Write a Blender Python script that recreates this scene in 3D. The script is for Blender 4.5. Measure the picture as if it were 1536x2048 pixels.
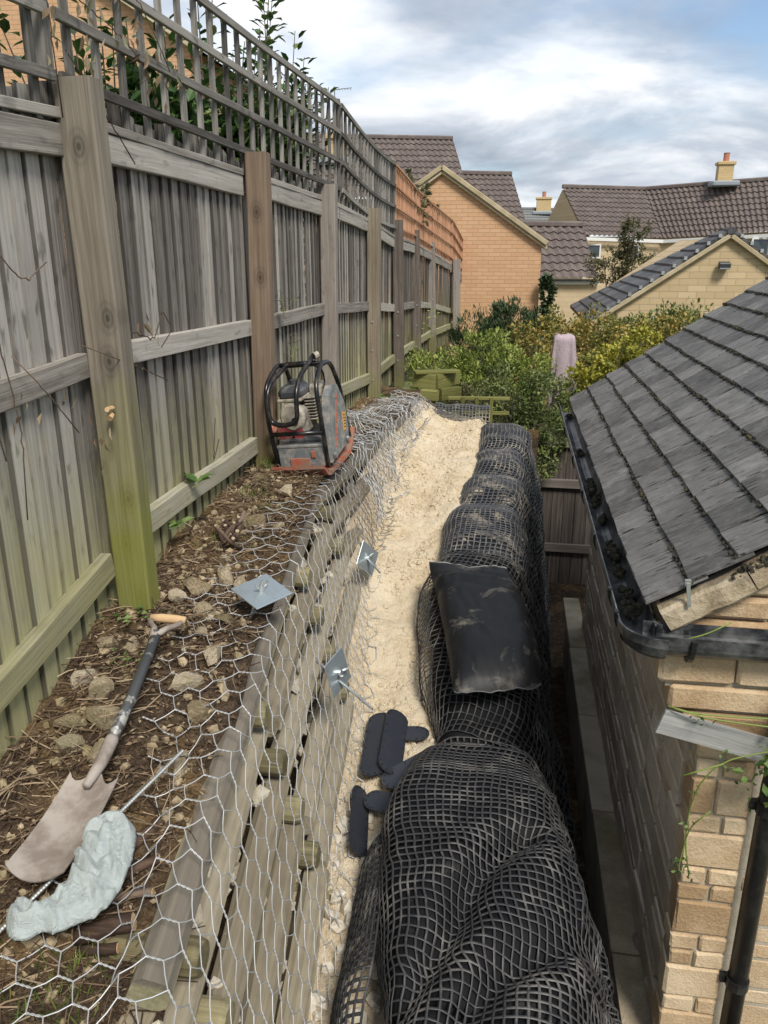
import bpy, bmesh, math, random
from mathutils import Vector, Matrix, noise
R = random.Random(11)
S = bpy.context.scene
for o in list(bpy.data.objects): bpy.data.objects.remove(o)
rad = math.radians

# ---------------------------------------------------------------- camera, sky, sun, exposure
cam = bpy.data.cameras.new('camera'); co = bpy.data.objects.new('camera', cam); S.collection.objects.link(co)
cam.sensor_fit = 'VERTICAL'; cam.sensor_height = 36.0; cam.lens = 28.125
cam.clip_start = 0.05; cam.clip_end = 2000
co.location = (0, 0, 3.4); co.rotation_euler = (rad(90 - 18.134), 0, rad(8.845))
S.camera = co

SUN_EL, SUN_AZ = rad(50), rad(149)          # azimuth measured from +Y clockwise: behind the camera, a little to the right
W = bpy.data.worlds.new('World'); S.world = W; W.use_nodes = True
wt = W.node_tree; wt.nodes.clear()
def wn(t, **k):
    n = wt.nodes.new(t)
    for a, b in k.items(): setattr(n, a, b)
    return n
sky = wn('ShaderNodeTexSky', sky_type='NISHITA', sun_disc=False)
sky.sun_elevation = SUN_EL; sky.sun_rotation = SUN_AZ; sky.air_density = 1.0; sky.dust_density = 0.6; sky.ozone_density = 1.5
tc = wn('ShaderNodeTexCoord'); sep = wn('ShaderNodeSeparateXYZ')
wt.links.new(tc.outputs['Generated'], sep.inputs[0])
def wm(op, a, b=None, c=None):
    n = wn('ShaderNodeMath', operation=op)
    for i, q in enumerate((a, b, c)):
        if q is None: continue
        if isinstance(q, (int, float)): n.inputs[i].default_value = q
        else: wt.links.new(q, n.inputs[i])
    return n.outputs[0]
zz = wm('ADD', wm('MAXIMUM', sep.outputs[2], 0.0), 0.22)
cmb = wn('ShaderNodeCombineXYZ')
wt.links.new(wm('DIVIDE', sep.outputs[0], zz), cmb.inputs[0]); wt.links.new(wm('DIVIDE', sep.outputs[1], zz), cmb.inputs[1])
cmb.inputs[2].default_value = 8.1
def wnoise(scale, det, rough, dist=0.0):
    n = wn('ShaderNodeTexNoise'); n.inputs['Scale'].default_value = scale; n.inputs['Detail'].default_value = det
    n.inputs['Roughness'].default_value = rough; n.inputs['Distortion'].default_value = dist
    wt.links.new(cmb.outputs[0], n.inputs['Vector']); return n.outputs[0]
def wramp(f, stops):
    n = wn('ShaderNodeValToRGB'); e = n.color_ramp.elements
    while len(e) < len(stops): e.new(0.5)
    for q, (p, c) in zip(e, stops): q.position = p; q.color = (*c, 1) if len(c) == 3 else c
    wt.links.new(f, n.inputs[0]); return n.outputs[0]
mask = wramp(wnoise(0.85, 6, 0.56, 0.3), [(0.35, (0, 0, 0)), (0.44, (.7, .7, .7)), (0.52, (1, 1, 1))])
ccol = wramp(wnoise(1.3, 6, 0.55, 0.3), [(0.35, (.20, .235, .29)), (0.49, (.345, .38, .43)), (0.63, (.66, .665, .675))])
mx = wn('ShaderNodeMix', data_type='RGBA'); wt.links.new(mask, mx.inputs[0])
sk = wn('ShaderNodeVectorMath', operation='SCALE'); wt.links.new(sky.outputs[0], sk.inputs[0]); sk.inputs['Scale'].default_value = 0.62
wt.links.new(sk.outputs[0], mx.inputs[6])
cs = wn('ShaderNodeVectorMath', operation='SCALE'); wt.links.new(ccol, cs.inputs[0]); cs.inputs['Scale'].default_value = 7.2
wt.links.new(cs.outputs[0], mx.inputs[7])
bg = wn('ShaderNodeBackground'); bg.inputs['Strength'].default_value = 0.115
wt.links.new(mx.outputs[2], bg.inputs['Color'])
wo = wn('ShaderNodeOutputWorld'); wt.links.new(bg.outputs[0], wo.inputs[0])

sl = bpy.data.lights.new('sun', 'SUN'); so = bpy.data.objects.new('sun', sl); S.collection.objects.link(so)
sl.energy = 1.9; sl.angle = rad(16); sl.color = (1, .94, .85)
sd = Vector((math.sin(SUN_AZ) * math.cos(SUN_EL), math.cos(SUN_AZ) * math.cos(SUN_EL), math.sin(SUN_EL)))
so.rotation_euler = sd.to_track_quat('Z', 'Y').to_euler(); so.location = sd * 60
S.view_settings.view_transform = 'Standard'; S.view_settings.look = 'None'; S.view_settings.gamma = 1
S.view_settings.use_curve_mapping = False
S.view_settings.exposure = 1.08
S.render.resolution_x, S.render.resolution_y = 768, 1024

# ---------------------------------------------------------------- material helpers
class NT:
    def __init__(s, name):
        s.m = bpy.data.materials.new(name); s.m.use_nodes = True; s.t = s.m.node_tree; s.t.nodes.clear()
        s.out = s.n('ShaderNodeOutputMaterial'); s.b = s.n('ShaderNodeBsdfPrincipled')
        s.t.links.new(s.b.outputs[0], s.out.inputs[0])
    def n(s, t, **k):
        x = s.t.nodes.new(t)
        for a, b in k.items(): setattr(x, a, b)
        return x
    def put(s, sock, v):
        if v is None: return
        if hasattr(v, 'is_output'): s.t.links.new(v, sock)
        elif isinstance(v, (tuple, list)): sock.default_value = (*v, 1) if len(v) == 3 and sock.type == 'RGBA' else v
        else: sock.default_value = v
    def math(s, op, a, b=None, c=None, clamp=False):
        x = s.n('ShaderNodeMath', operation=op, use_clamp=clamp)
        for i, q in enumerate((a, b, c)): s.put(x.inputs[i], q)
        return x.outputs[0]
    def obj(s): return s.n('ShaderNodeTexCoord').outputs['Object']
    def pos(s): return s.n('ShaderNodeNewGeometry').outputs['Position']
    def rnd(s): return s.n('ShaderNodeObjectInfo').outputs['Random']
    def vadd(s, a, b):
        x = s.n('ShaderNodeVectorMath', operation='ADD'); s.put(x.inputs[0], a); s.put(x.inputs[1], b); return x.outputs[0]
    def mapv(s, v, sc=(1, 1, 1), rot=(0, 0, 0), loc=(0, 0, 0)):
        x = s.n('ShaderNodeMapping'); s.put(x.inputs[0], v); x.inputs['Scale'].default_value = sc
        x.inputs['Rotation'].default_value = rot; x.inputs['Location'].default_value = loc; return x.outputs[0]
    def noise(s, v, scale=5, det=4, rough=.55, dist=0):
        x = s.n('ShaderNodeTexNoise'); s.put(x.inputs['Vector'], v)
        for a, b in (('Scale', scale), ('Detail', det), ('Roughness', rough), ('Distortion', dist)): s.put(x.inputs[a], b)
        return x.outputs[0]
    def vor(s, v, scale=5, feature='F1', rnd=1.0):
        x = s.n('ShaderNodeTexVoronoi', feature=feature); s.put(x.inputs['Vector'], v); x.inputs['Scale'].default_value = scale
        x.inputs['Randomness'].default_value = rnd
        return x.outputs[0]
    def ramp(s, f, stops, interp='LINEAR'):
        x = s.n('ShaderNodeValToRGB'); e = x.color_ramp.elements; x.color_ramp.interpolation = interp
        while len(e) < len(stops): e.new(.5)
        for q, (p, c) in zip(e, stops): q.position = p; q.color = (c, c, c, 1) if isinstance(c, (int, float)) else (*c, 1)
        s.put(x.inputs[0], f); return x.outputs[0]
    def mix(s, f, a, b, mode='MIX'):
        x = s.n('ShaderNodeMix', data_type='RGBA', blend_type=mode); s.put(x.inputs[0], f); s.put(x.inputs[6], a); s.put(x.inputs[7], b); return x.outputs[2]
    def sepz(s, v, i=2):
        x = s.n('ShaderNodeSeparateXYZ'); s.put(x.inputs[0], v); return x.outputs[i]
    def comb(s, a, b, c):
        x = s.n('ShaderNodeCombineXYZ')
        for i, q in enumerate((a, b, c)): s.put(x.inputs[i], q)
        return x.outputs[0]
    def bump(s, h, strength=.3, dist=.01, nrm=None):
        x = s.n('ShaderNodeBump'); x.inputs['Strength'].default_value = strength; x.inputs['Distance'].default_value = dist
        s.put(x.inputs['Height'], h)
        if nrm is not None: s.put(x.inputs['Normal'], nrm)
        return x.outputs[0]
    def done(s, col=None, rough=.8, nrm=None, metal=0, spec=None):
        s.put(s.b.inputs['Base Color'], col); s.put(s.b.inputs['Roughness'], rough)
        if nrm is not None: s.put(s.b.inputs['Normal'], nrm)
        s.b.inputs['Metallic'].default_value = metal
        if spec is not None: s.b.inputs['Specular IOR Level'].default_value = spec
        return s.m

def wood(name, dark, mid, light, algae=(0, 0), acol=(.17, .20, .035), var=.35, knots=(), rough=.85, spots=0.0, fine=1.0, topdirt=0., edge=0.):
    """weathered timber, grain along local X; algae = world heights (none above first, full below second)"""
    s = NT(name); rv = s.rnd(); off = s.comb(s.math('MULTIPLY', rv, 37.0), s.math('MULTIPLY', rv, 91.0), s.math('MULTIPLY', rv, 53.0))
    o = s.obj(); v = s.vadd(o, off)
    warp = s.noise(s.mapv(v, (1.2, 6, 6)), 1.0, 3)
    v2 = s.vadd(v, s.comb(0, s.math('MULTIPLY', warp, .035), s.math('MULTIPLY', warp, .035)))
    kd = None
    for kx, ky in knots:
        dx = s.math('SUBTRACT', s.sepz(o, 0), kx); dy = s.math('SUBTRACT', s.sepz(o, 1), ky)
        d = s.math('SQRT', s.math('ADD', s.math('MULTIPLY', s.math('MULTIPLY', dx, .6), s.math('MULTIPLY', dx, .6)), s.math('MULTIPLY', dy, dy)))
        kd = d if kd is None else s.math('MINIMUM', kd, d)
    g1 = s.noise(s.mapv(v2, (1.3, 55, 55)), 1.0, 5, .6)
    g2 = s.noise(s.mapv(v2, (4, 260, 260)), 1.0, 3, .6)
    g3 = s.noise(s.mapv(v, (2.2, 5, 5)), 1.0, 4, .6)
    f = s.math('ADD', s.math('MULTIPLY', g1, .62), s.math('ADD', s.math('MULTIPLY', g2, .30 * fine), s.math('MULTIPLY', g3, .25)))
    f = s.math('ADD', f, s.math('MULTIPLY', s.math('SUBTRACT', rv, .5), var))
    col = s.ramp(f, [(.36, dark), (.56, mid), (.80, light)])
    if kd is not None:
        ring = s.math('SINE', s.math('MULTIPLY', kd, 420.0))
        kf = s.ramp(kd, [(.012, 1.0), (.020, .55), (.05, 0.0)])
        col = s.mix(s.math('MULTIPLY', kf, s.math('ADD', .62, s.math('MULTIPLY', ring, .22))), col, tuple(c * .35 for c in dark))
    if spots:
        sp = s.noise(s.mapv(v, (9, 22, 22)), 1.0, 2, .5)
        col = s.mix(s.math('MULTIPLY', s.ramp(sp, [(.60, 0.0), (.70, 1.0)]), spots), col, tuple(c * .45 for c in dark))
    if algae[1]:
        z = s.sepz(s.pos(), 2); pn = s.math('ADD', s.math('MULTIPLY', s.noise(s.pos(), 2.4, 5, .65), .75), s.math('MULTIPLY', s.noise(s.pos(), 14, 4, .7), .25))
        h = s.n('ShaderNodeMapRange'); s.put(h.inputs[0], s.math('ADD', z, s.math('MULTIPLY', s.math('SUBTRACT', pn, .5), 1.3)))
        h.inputs[1].default_value = algae[0]; h.inputs[2].default_value = algae[1]; h.inputs[3].default_value = 0; h.inputs[4].default_value = .8
        a2 = s.mix(g1, tuple(c * .75 for c in acol), tuple(min(1, c * 1.5) for c in acol))
        col = s.mix(h.outputs[0], col, a2)
    if edge:                                       # shadow line between boards, painted dark along both long edges
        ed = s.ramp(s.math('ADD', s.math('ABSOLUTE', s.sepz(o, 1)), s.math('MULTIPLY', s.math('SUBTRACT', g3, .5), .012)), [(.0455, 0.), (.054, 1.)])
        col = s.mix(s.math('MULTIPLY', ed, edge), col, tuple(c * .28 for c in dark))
    if topdirt:                                    # grime trodden into the upper face, ragged at the arris
        tz = s.ramp(s.math('ADD', s.sepz(o, 2), s.math('MULTIPLY', s.math('SUBTRACT', g3, .5), .05)), [(.024, 0.), (.040, 1.)])
        col = s.mix(s.math('MULTIPLY', tz, topdirt), col, s.mix(g1, (.065, .056, .045), (.25, .22, .175)))
    nb = s.bump(s.math('ADD', g1, s.math('MULTIPLY', g2, .5)), .55, .004)
    return s.done(col, rough, nb, spec=.25)

M = {}
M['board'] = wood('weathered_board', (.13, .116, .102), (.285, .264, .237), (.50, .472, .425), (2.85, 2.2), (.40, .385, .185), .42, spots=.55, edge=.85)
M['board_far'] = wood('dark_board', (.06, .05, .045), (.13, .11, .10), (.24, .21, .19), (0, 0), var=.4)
M['rail'] = wood('weathered_rail', (.14, .125, .107), (.29, .268, .235), (.47, .44, .39), (2.7, 1.9), (.29, .28, .12), .25, spots=.35)
M['post1'] = wood('mossy_post', (.10, .085, .066), (.19, .165, .13), (.30, .27, .22), (2.95, 2.35), (.165, .175, .03), .1,
                  knots=((1.83, .005), (1.28, .035), (1.13, .02), (.62, .03), (.44, .0), (.22, .03)))
M['post2'] = wood('brown_post', (.10, .07, .05), (.19, .138, .098), (.29, .23, .17), (2.45, 2.1), (.13, .13, .03), .1,
                  knots=((1.58, .0), (1.24, .01), (.18, .03)))
M['post_grey'] = wood('grey_post', (.10, .082, .07), (.185, .155, .135), (.30, .27, .24), (2.2, 1.9), (.14, .14, .05), .35, spots=.3)
M['post_tan'] = wood('tan_post', (.15, .12, .085), (.26, .22, .165), (.36, .32, .25), (2.3, 1.9), (.17, .18, .06), .2)
M['lath'] = wood('trellis_lath', (.07, .063, .056), (.165, .154, .138), (.33, .312, .28), (0, 0), var=.4, spots=.5)
M['lath_orange'] = wood('stained_lath', (.34, .17, .095), (.50, .275, .165), (.62, .38, .25), (0, 0), var=.2, fine=.5)
M['crib'] = wood('crib_timber', (.13, .105, .075), (.27, .225, .16), (.44, .39, .30), (2.9, .2), (.29, .255, .165), .5, spots=.45, topdirt=.35)
M['crib_top'] = wood('crib_cap', (.16, .135, .09), (.30, .265, .19), (.46, .42, .32), (2.9, .2), (.25, .25, .11), .15, topdirt=1.0)
M['log'] = wood('log_end', (.10, .085, .05), (.19, .165, .09), (.30, .265, .155), (0, 0), var=.3)
M['mossy'] = wood('mossy_timber', (.075, .075, .022), (.15, .15, .045), (.27, .265, .10), (0, 0), var=.3)
M['plank'] = wood('silvered_plank', (.17, .17, .165), (.31, .31, .30), (.45, .45, .43), (0, 0), var=.1)
M['grip'] = wood('ash_grip', (.40, .25, .12), (.58, .40, .22), (.70, .53, .33), (0, 0), var=.1)
M['stick'] = wood('cut_branch', (.12, .07, .03), (.25, .16, .08), (.42, .31, .19), (0, 0), var=.4)
M['twig'] = wood('twig_bark', (.045, .028, .02), (.10, .065, .045), (.19, .14, .105), (0, 0), var=.5)

def plain(name, col, rough=.5, metal=0, dirt=None, dscale=6, damt=.6, bscale=0, bstr=.2, spec=None, lo=.5, hi=.68):
    s = NT(name); p = s.obj(); c = col
    if dirt: c = s.mix(s.math('MULTIPLY', s.ramp(s.noise(p, dscale, 6, .65), [(lo, 0.0), (hi, 1.0)]), damt), col, dirt)
    nb = s.bump(s.noise(p, bscale, 4), bstr, .01) if bscale else None
    return s.done(c, rough, nb, metal, spec)
M['black_plastic'] = plain('black_plastic', (.012, .013, .015), .42, dirt=(.10, .095, .085), dscale=9, damt=.35)
M['black_gutter'] = plain('black_gutter', (.022, .024, .028), .36, dirt=(.24, .24, .235), dscale=8, damt=.6, lo=.45, hi=.68)
M['plate_plastic'] = plain('connector_plastic', (.024, .028, .038), .4, dirt=(.05, .045, .04), dscale=14, damt=.3)
M['black_tube'] = plain('black_tube', (.010, .010, .012), .28, dirt=(.11, .09, .07), dscale=12, damt=.5)
M['orange_paint'] = plain('orange_paint', (.42, .085, .042), .55, dirt=(.25, .19, .145), dscale=13, damt=.92, lo=.36, hi=.60)
M['guard_paint'] = plain('guard_paint', (.15, .17, .18), .45, dirt=(.36, .33, .29), dscale=20, damt=.8, lo=.44, hi=.64)
M['cream_paint'] = plain('cream_paint', (.42, .385, .315), .55, dirt=(.16, .13, .10), dscale=16, damt=.8, lo=.44, hi=.62)
M['tank'] = plain('tank_paint', (.05, .055, .06), .4, dirt=(.28, .27, .25), dscale=10, damt=.7)
M['red_paint'] = plain('red_paint', (.26, .03, .04), .5, dirt=(.25, .2, .16), dscale=12, damt=.7)
M['zinc'] = plain('zinc_plate', (.52, .60, .64), .36, .75, dirt=(.40, .42, .42), dscale=14, damt=.5)
M['steel'] = plain('steel_rod', (.52, .54, .53), .4, .8, dirt=(.3, .28, .25), dscale=30, damt=.5)
M['wire'] = plain('galvanised_wire', (.52, .53, .535), .42, .35, dirt=(.22, .21, .19), dscale=5, damt=.6)
M['wire_old'] = plain('dull_wire', (.22, .21, .195), .65, .15, dirt=(.12, .10, .08), dscale=5, damt=.7)
M['spade_steel'] = plain('spade_steel', (.22, .18, .15), .75, .1, dirt=(.38, .34, .30), dscale=9, damt=.85, lo=.42, hi=.6, bscale=40, bstr=.2)
M['spade_shaft'] = plain('spade_shaft', (.075, .078, .082), .5, .2, dirt=(.42, .41, .38), dscale=18, damt=.75, lo=.56, hi=.62)
M['white_paint'] = plain('white_fascia', (.72, .72, .70), .5)
M['glass'] = plain('window_glass', (.06, .075, .085), .08, spec=.8)
M['lead'] = plain('lead_flashing', (.26, .29, .32), .6)
M['pot'] = plain('clay_pot', (.42, .17, .11), .8)
M['moss'] = plain('moss', (.036, .032, .022), .95, dirt=(.085, .075, .03), dscale=9, damt=.7, bscale=90, bstr=.8)
M['lens'] = plain('lamp_glass', (.25, .26, .27), .2)
M['lamp_body'] = plain('lamp_body', (.05, .055, .06), .5)
M['mortar_black'] = plain('dark_void', (.02, .018, .015), .95)

def stone(name, a, b, c, scale=5, bstr=.6, dirt=None, gscale=95):
    s = NT(name); p = s.vadd(s.obj(), s.comb(s.math('MULTIPLY', s.rnd(), 31.), s.math('MULTIPLY', s.rnd(), 17.), 0.))
    n1 = s.noise(p, scale, 6, .6); n2 = s.noise(p, gscale, 4, .7)
    f = s.math('ADD', s.math('MULTIPLY', n1, .6), s.math('ADD', s.math('MULTIPLY', n2, .4), s.math('MULTIPLY', s.math('SUBTRACT', s.rnd(), .5), .3)))
    col = s.ramp(f, [(.34, a), (.5, b), (.68, c)])
    if dirt: col = s.mix(s.math('MULTIPLY', s.ramp(s.noise(s.pos(), 3.5, 5, .6), [(.5, 0.), (.66, 1.)]), .6), col, dirt)
    return s.done(col, .92, s.bump(s.math('ADD', s.math('MULTIPLY', n2, .5), n1), bstr, .012), spec=.2)
M['cotswold'] = stone('cotswold_stone', (.37, .25, .14), (.52, .385, .24), (.65, .525, .36), 5, .8)
M['cotswold_side'] = stone('aged_side_stone', (.38, .30, .215), (.53, .44, .335), (.66, .57, .46), 5, .8, dirt=(.36, .31, .24))
M['mortar'] = stone('mortar', (.33, .29, .22), (.42, .38, .30), (.50, .46, .38), 14, .4)
M['concrete'] = stone('plinth_concrete', (.25, .205, .145), (.38, .325, .235), (.50, .445, .345), 6, .6, dirt=(.17, .155, .075))
M['rock'] = stone('limestone_rock', (.24, .185, .11), (.46, .375, .25), (.70, .61, .46), 6, 1.0, dirt=(.22, .19, .09), gscale=40)
M['rubble'] = stone('pale_rubble', (.30, .255, .185), (.48, .43, .34), (.68, .63, .54), 8, .9, gscale=50)
M['verge_stone'] = stone('verge_stone', (.26, .20, .13), (.42, .35, .24), (.56, .49, .37), 9, .9, dirt=(.22, .20, .17), gscale=60)
M['sandstone_coping'] = stone('coping', (.34, .28, .17), (.46, .39, .26), (.56, .49, .35), 4, .4)

def sand_mat():
    s = NT('damp_sand'); p = s.pos()
    n1 = s.noise(p, 3.0, 5, .6); n2 = s.noise(p, 42, 5, .7); n3 = s.noise(p, 150, 3, .7)
    f = s.math('ADD', s.math('MULTIPLY', n1, .5), s.math('ADD', s.math('MULTIPLY', n2, .32), s.math('MULTIPLY', n3, .18)))
    col = s.ramp(f, [(.32, (.49, .38, .23)), (.46, (.69, .57, .395)), (.64, (.79, .70, .54))])
    h = s.math('ADD', s.math('MULTIPLY', n2, .55), s.math('MULTIPLY', n3, .35))
    return s.done(col, .96, s.bump(h, 1.0, .03), spec=.1)
M['sand'] = sand_mat()
def soil_mat():
    s = NT('dark_soil'); p = s.pos()
    n1 = s.noise(p, 2.6, 5, .6); n2 = s.noise(p, 30, 5, .7); n3 = s.noise(p, 110, 3, .7)
    f = s.math('ADD', s.math('MULTIPLY', n2, .55), s.math('MULTIPLY', n3, .45))
    c1 = s.ramp(f, [(.34, (.024, .017, .012)), (.5, (.075, .052, .035)), (.68, (.20, .15, .10))])
    c2 = s.ramp(f, [(.34, (.10, .065, .03)), (.5, (.19, .125, .06)), (.7, (.33, .24, .13))])
    col = s.mix(s.ramp(n1, [(.5, 0.), (.62, .9)]), c1, c2)
    return s.done(col, .97, s.bump(f, 1.0, .03), spec=.1)
M['soil'] = soil_mat()
def grass_mat():
    s = NT('garden_ground'); p = s.pos(); n = s.noise(p, 3, 6, .65)
    return s.done(s.ramp(n, [(.3, (.045, .05, .018)), (.5, (.085, .10, .03)), (.7, (.16, .15, .06))]), .95, s.bump(s.noise(p, 30, 4), .8, .03))
M['ground'] = grass_mat()

def fabric_mat(name, base, dusty, amt, lo, hi, rough=.7, sp_=.18):
    s = NT(name); p = s.pos(); n = s.noise(p, 5.5, 6, .7, .6); w = s.noise(p, 420, 2, .6)
    y = s.sepz(p, 1)
    col = s.mix(s.math('MULTIPLY', s.ramp(n, [(lo, 0.), (hi, 1.)]), amt), base, dusty)
    col = s.mix(.25, col, s.mix(w, (.006, .006, .007), col))
    return s.done(col, rough, s.bump(s.math('ADD', s.math('MULTIPLY', w, .2), s.noise(p, 16, 3)), .25, .008), spec=sp_)
M['bag'] = fabric_mat('geotextile', (.0058, .0062, .0078), (.15, .14, .12), .45, .60, .78)
M['bag_dusty'] = fabric_mat('sandy_geotextile', (.016, .0175, .021), (.56, .48, .36), .95, .52, .63)
M['bag_open'] = fabric_mat('bag_fabric', (.0085, .009, .0105), (.33, .30, .25), .5, .55, .72, .5, .3)
M['net'] = plain('geogrid', (.034, .034, .036), .5, dirt=(.30, .285, .26), dscale=7, damt=.55, lo=.5, hi=.72)
M['net_dusty'] = plain('sandy_geogrid', (.075, .078, .085), .5, dirt=(.42, .38, .31), dscale=6, damt=.6, lo=.5, hi=.66)
M['piping'] = plain('seam_piping', (.24, .24, .235), .6)

def cloth_mat(name, c1, c2, stripes=False):
    s = NT(name); p = s.obj(); n = s.noise(p, 30, 4, .6); w = s.noise(p, 900, 2, .6)
    return s.done(s.mix(n, c1, c2), .95, s.bump(s.math('ADD', s.math('MULTIPLY', w, .25), s.math('ABSOLUTE', s.math('SUBTRACT', s.noise(p, 38, 3, .5, .8), .5))), .9, .02), spec=.1)
M['shirt'] = cloth_mat('pale_blue_cotton', (.50, .565, .555), (.62, .675, .66))
M['pink'] = cloth_mat('faded_pink_cloth', (.42, .33, .37), (.58, .48, .52))

def slate_mat(name, a, b, c, streak=True):
    s = NT(name); rv = s.rnd(); o = s.vadd(s.obj(), s.comb(s.math('MULTIPLY', rv, 53.), s.math('MULTIPLY', rv, 29.), 0.))
    n1 = s.noise(s.mapv(o, (7, 60, 20)), 1., 5, .65)          # riven streaks run down the slope (local X)
    n2 = s.noise(o, 9, 6, .7); n3 = s.noise(o, 130, 3, .7)
    f = s.math('ADD', s.math('MULTIPLY', n1, .38), s.math('ADD', s.math('MULTIPLY', n2, .47), s.math('MULTIPLY', s.math('SUBTRACT', rv, .5), .22)))
    col = s.ramp(f, [(.26, a), (.44, b), (.62, c)])
    col = s.mix(s.ramp(s.noise(s.mapv(o, (10, 95, 40)), 1., 3, .6), [(.36, .9), (.41, 0.)]), col, (.014, .013, .012))
    col = s.mix(s.math('MULTIPLY', s.ramp(s.noise(s.vadd(s.pos(), (3., 1., 0.)), 6., 7, .75), [(.54, 0.), (.70, 1.)]), .45), col, (.33, .325, .315))
    col = s.mix(s.math('MULTIPLY', s.ramp(n3, [(.68, 0.), (.74, 1.)]), .6), col, (.5, .5, .48))
    return s.done(col, s.math('ADD', .58, s.math('MULTIPLY', n2, .25)), s.bump(s.math('ADD', n1, s.math('MULTIPLY', n3, .2)), .6, .005), spec=.28)
M['slate'] = slate_mat('roof_slate', (.068, .065, .062), (.135, .131, .126), (.215, .209, .202))
M['slate_far'] = slate_mat('far_slate', (.055, .055, .058), (.095, .096, .10), (.15, .15, .158))

def brick_mat(name, c1, c2, mort, w=.215, h=.065, rough=.9):
    s = NT(name); p = s.obj()
    v = s.comb(s.math('ADD', s.sepz(p, 0), s.sepz(p, 1)), s.sepz(p, 2), 0.)
    x = s.n('ShaderNodeTexBrick'); s.put(x.inputs['Vector'], v)
    for a, b in (('Scale', 1.0), ('Brick Width', w + .01), ('Row Height', h + .01), ('Mortar Size', .006), ('Mortar Smooth', .1), ('Bias', 0.)): x.inputs[a].default_value = b
    x.inputs['Color1'].default_value = (*c1, 1); x.inputs['Color2'].default_value = (*c2, 1); x.inputs['Mortar'].default_value = (*mort, 1)
    n = s.noise(p, 3, 5, .6); n2 = s.noise(p, 60, 3, .7)
    col = s.mix(s.math('MULTIPLY', n, .35), x.outputs[0], tuple(q * .7 for q in c1))
    col = s.mix(s.math('MULTIPLY', n2, .25), col, tuple(q * 1.25 for q in c2))
    b = s.bump(s.math('ADD', s.math('MULTIPLY', x.outputs[1], -1.0), s.math('MULTIPLY', n2, .3)), .6, .008)
    return s.done(col, rough, b)
M['brick_orange'] = brick_mat('orange_brick', (.53, .315, .17), (.615, .385, .225), (.40, .25, .145))
M['brick_stone'] = brick_mat('pale_stone_blocks', (.46, .345, .195), (.58, .455, .28), (.34, .26, .16), .30, .10)
M['brick_yellow'] = brick_mat('yellow_brick', (.50, .36, .17), (.58, .44, .24), (.42, .33, .2))
M['stone_far'] = brick_mat('far_stone', (.50, .385, .235), (.58, .46, .30), (.45, .36, .24), .3, .14)

def pantile_mat(name, a, b):
    s = NT(name); p = s.obj(); n = s.noise(p, 7, 5, .7); n2 = s.noise(p, 2, 4, .6)
    col = s.mix(n, a, b); col = s.mix(s.math('MULTIPLY', s.ramp(n2, [(.52, 0.), (.7, 1.)]), .4), col, (.26, .22, .19))
    return s.done(col, .85, s.bump(n, .3, .01))
M['pantile'] = pantile_mat('brown_pantile', (.072, .055, .050), (.185, .150, .135))
M['tile_grey'] = pantile_mat('grey_tile', (.14, .15, .15), (.22, .23, .22))

def leaf_mat(name, cols, rough=.5, trans=.25):
    s = NT(name); a = s.n('ShaderNodeAttribute', attribute_name='tint')
    n = len(cols)
    col = s.ramp(a.outputs['Fac'], [(i / max(1, n - 1), c) for i, c in enumerate(cols)])
    s.done(col, rough, spec=.35)
    t = s.n('ShaderNodeBsdfTranslucent'); s.put(t.inputs[0], col); mxs = s.n('ShaderNodeMixShader'); mxs.inputs[0].default_value = trans
    s.t.links.new(s.b.outputs[0], mxs.inputs[1]); s.t.links.new(t.outputs[0], mxs.inputs[2]); s.t.links.new(mxs.outputs[0], s.out.inputs[0])
    return s.m
M['leaf_laurel'] = leaf_mat('laurel_leaf', [(.022, .045, .014), (.045, .095, .024), (.09, .165, .045), (.20, .22, .07)], .35, .15)
M['leaf_dark'] = leaf_mat('dark_leaf', [(.025, .042, .018), (.05, .08, .035), (.09, .13, .06), (.14, .18, .075)])
M['leaf_light'] = leaf_mat('light_leaf', [(.07, .10, .022), (.17, .22, .045), (.30, .36, .08), (.42, .44, .14)])
M['leaf_mid'] = leaf_mat('mid_leaf', [(.045, .065, .02), (.10, .14, .04), (.18, .22, .07), (.30, .31, .11)])
M['leaf_autumn'] = leaf_mat('autumn_leaf', [(.06, .085, .025), (.15, .17, .04), (.30, .26, .06), (.42, .28, .08), (.42, .38, .12)])
M['leaf_yellow'] = leaf_mat('yellow_leaf', [(.16, .18, .03), (.34, .33, .05), (.48, .42, .07)])
M['leaf_olive'] = leaf_mat('olive_leaf', [(.05, .06, .025), (.11, .115, .05), (.17, .165, .085), (.24, .20, .11)])
M['leaf_dead'] = leaf_mat('dead_leaf', [(.10, .06, .035), (.20, .14, .085), (.30, .24, .15), (.16, .17, .10)])
M['leaf_ivy'] = leaf_mat('ivy_leaf', [(.03, .055, .02), (.06, .12, .03), (.14, .22, .06), (.22, .30, .10)])
M['litter'] = leaf_mat('leaf_litter', [(.05, .032, .02), (.13, .085, .05), (.24, .17, .105), (.42, .33, .22)], .9, .05)
M['grass'] = leaf_mat('grass_blade', [(.05, .085, .015), (.13, .19, .04), (.25, .30, .08)])
M['stem_green'] = plain('green_stem', (.18, .24, .05), .6)
M['bark'] = plain('bark', (.09, .068, .05), .9, dirt=(.16, .13, .10), dscale=20, damt=.6, bscale=60, bstr=.6)
M['straw'] = plain('dry_stalk', (.36, .29, .19), .9)

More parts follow.
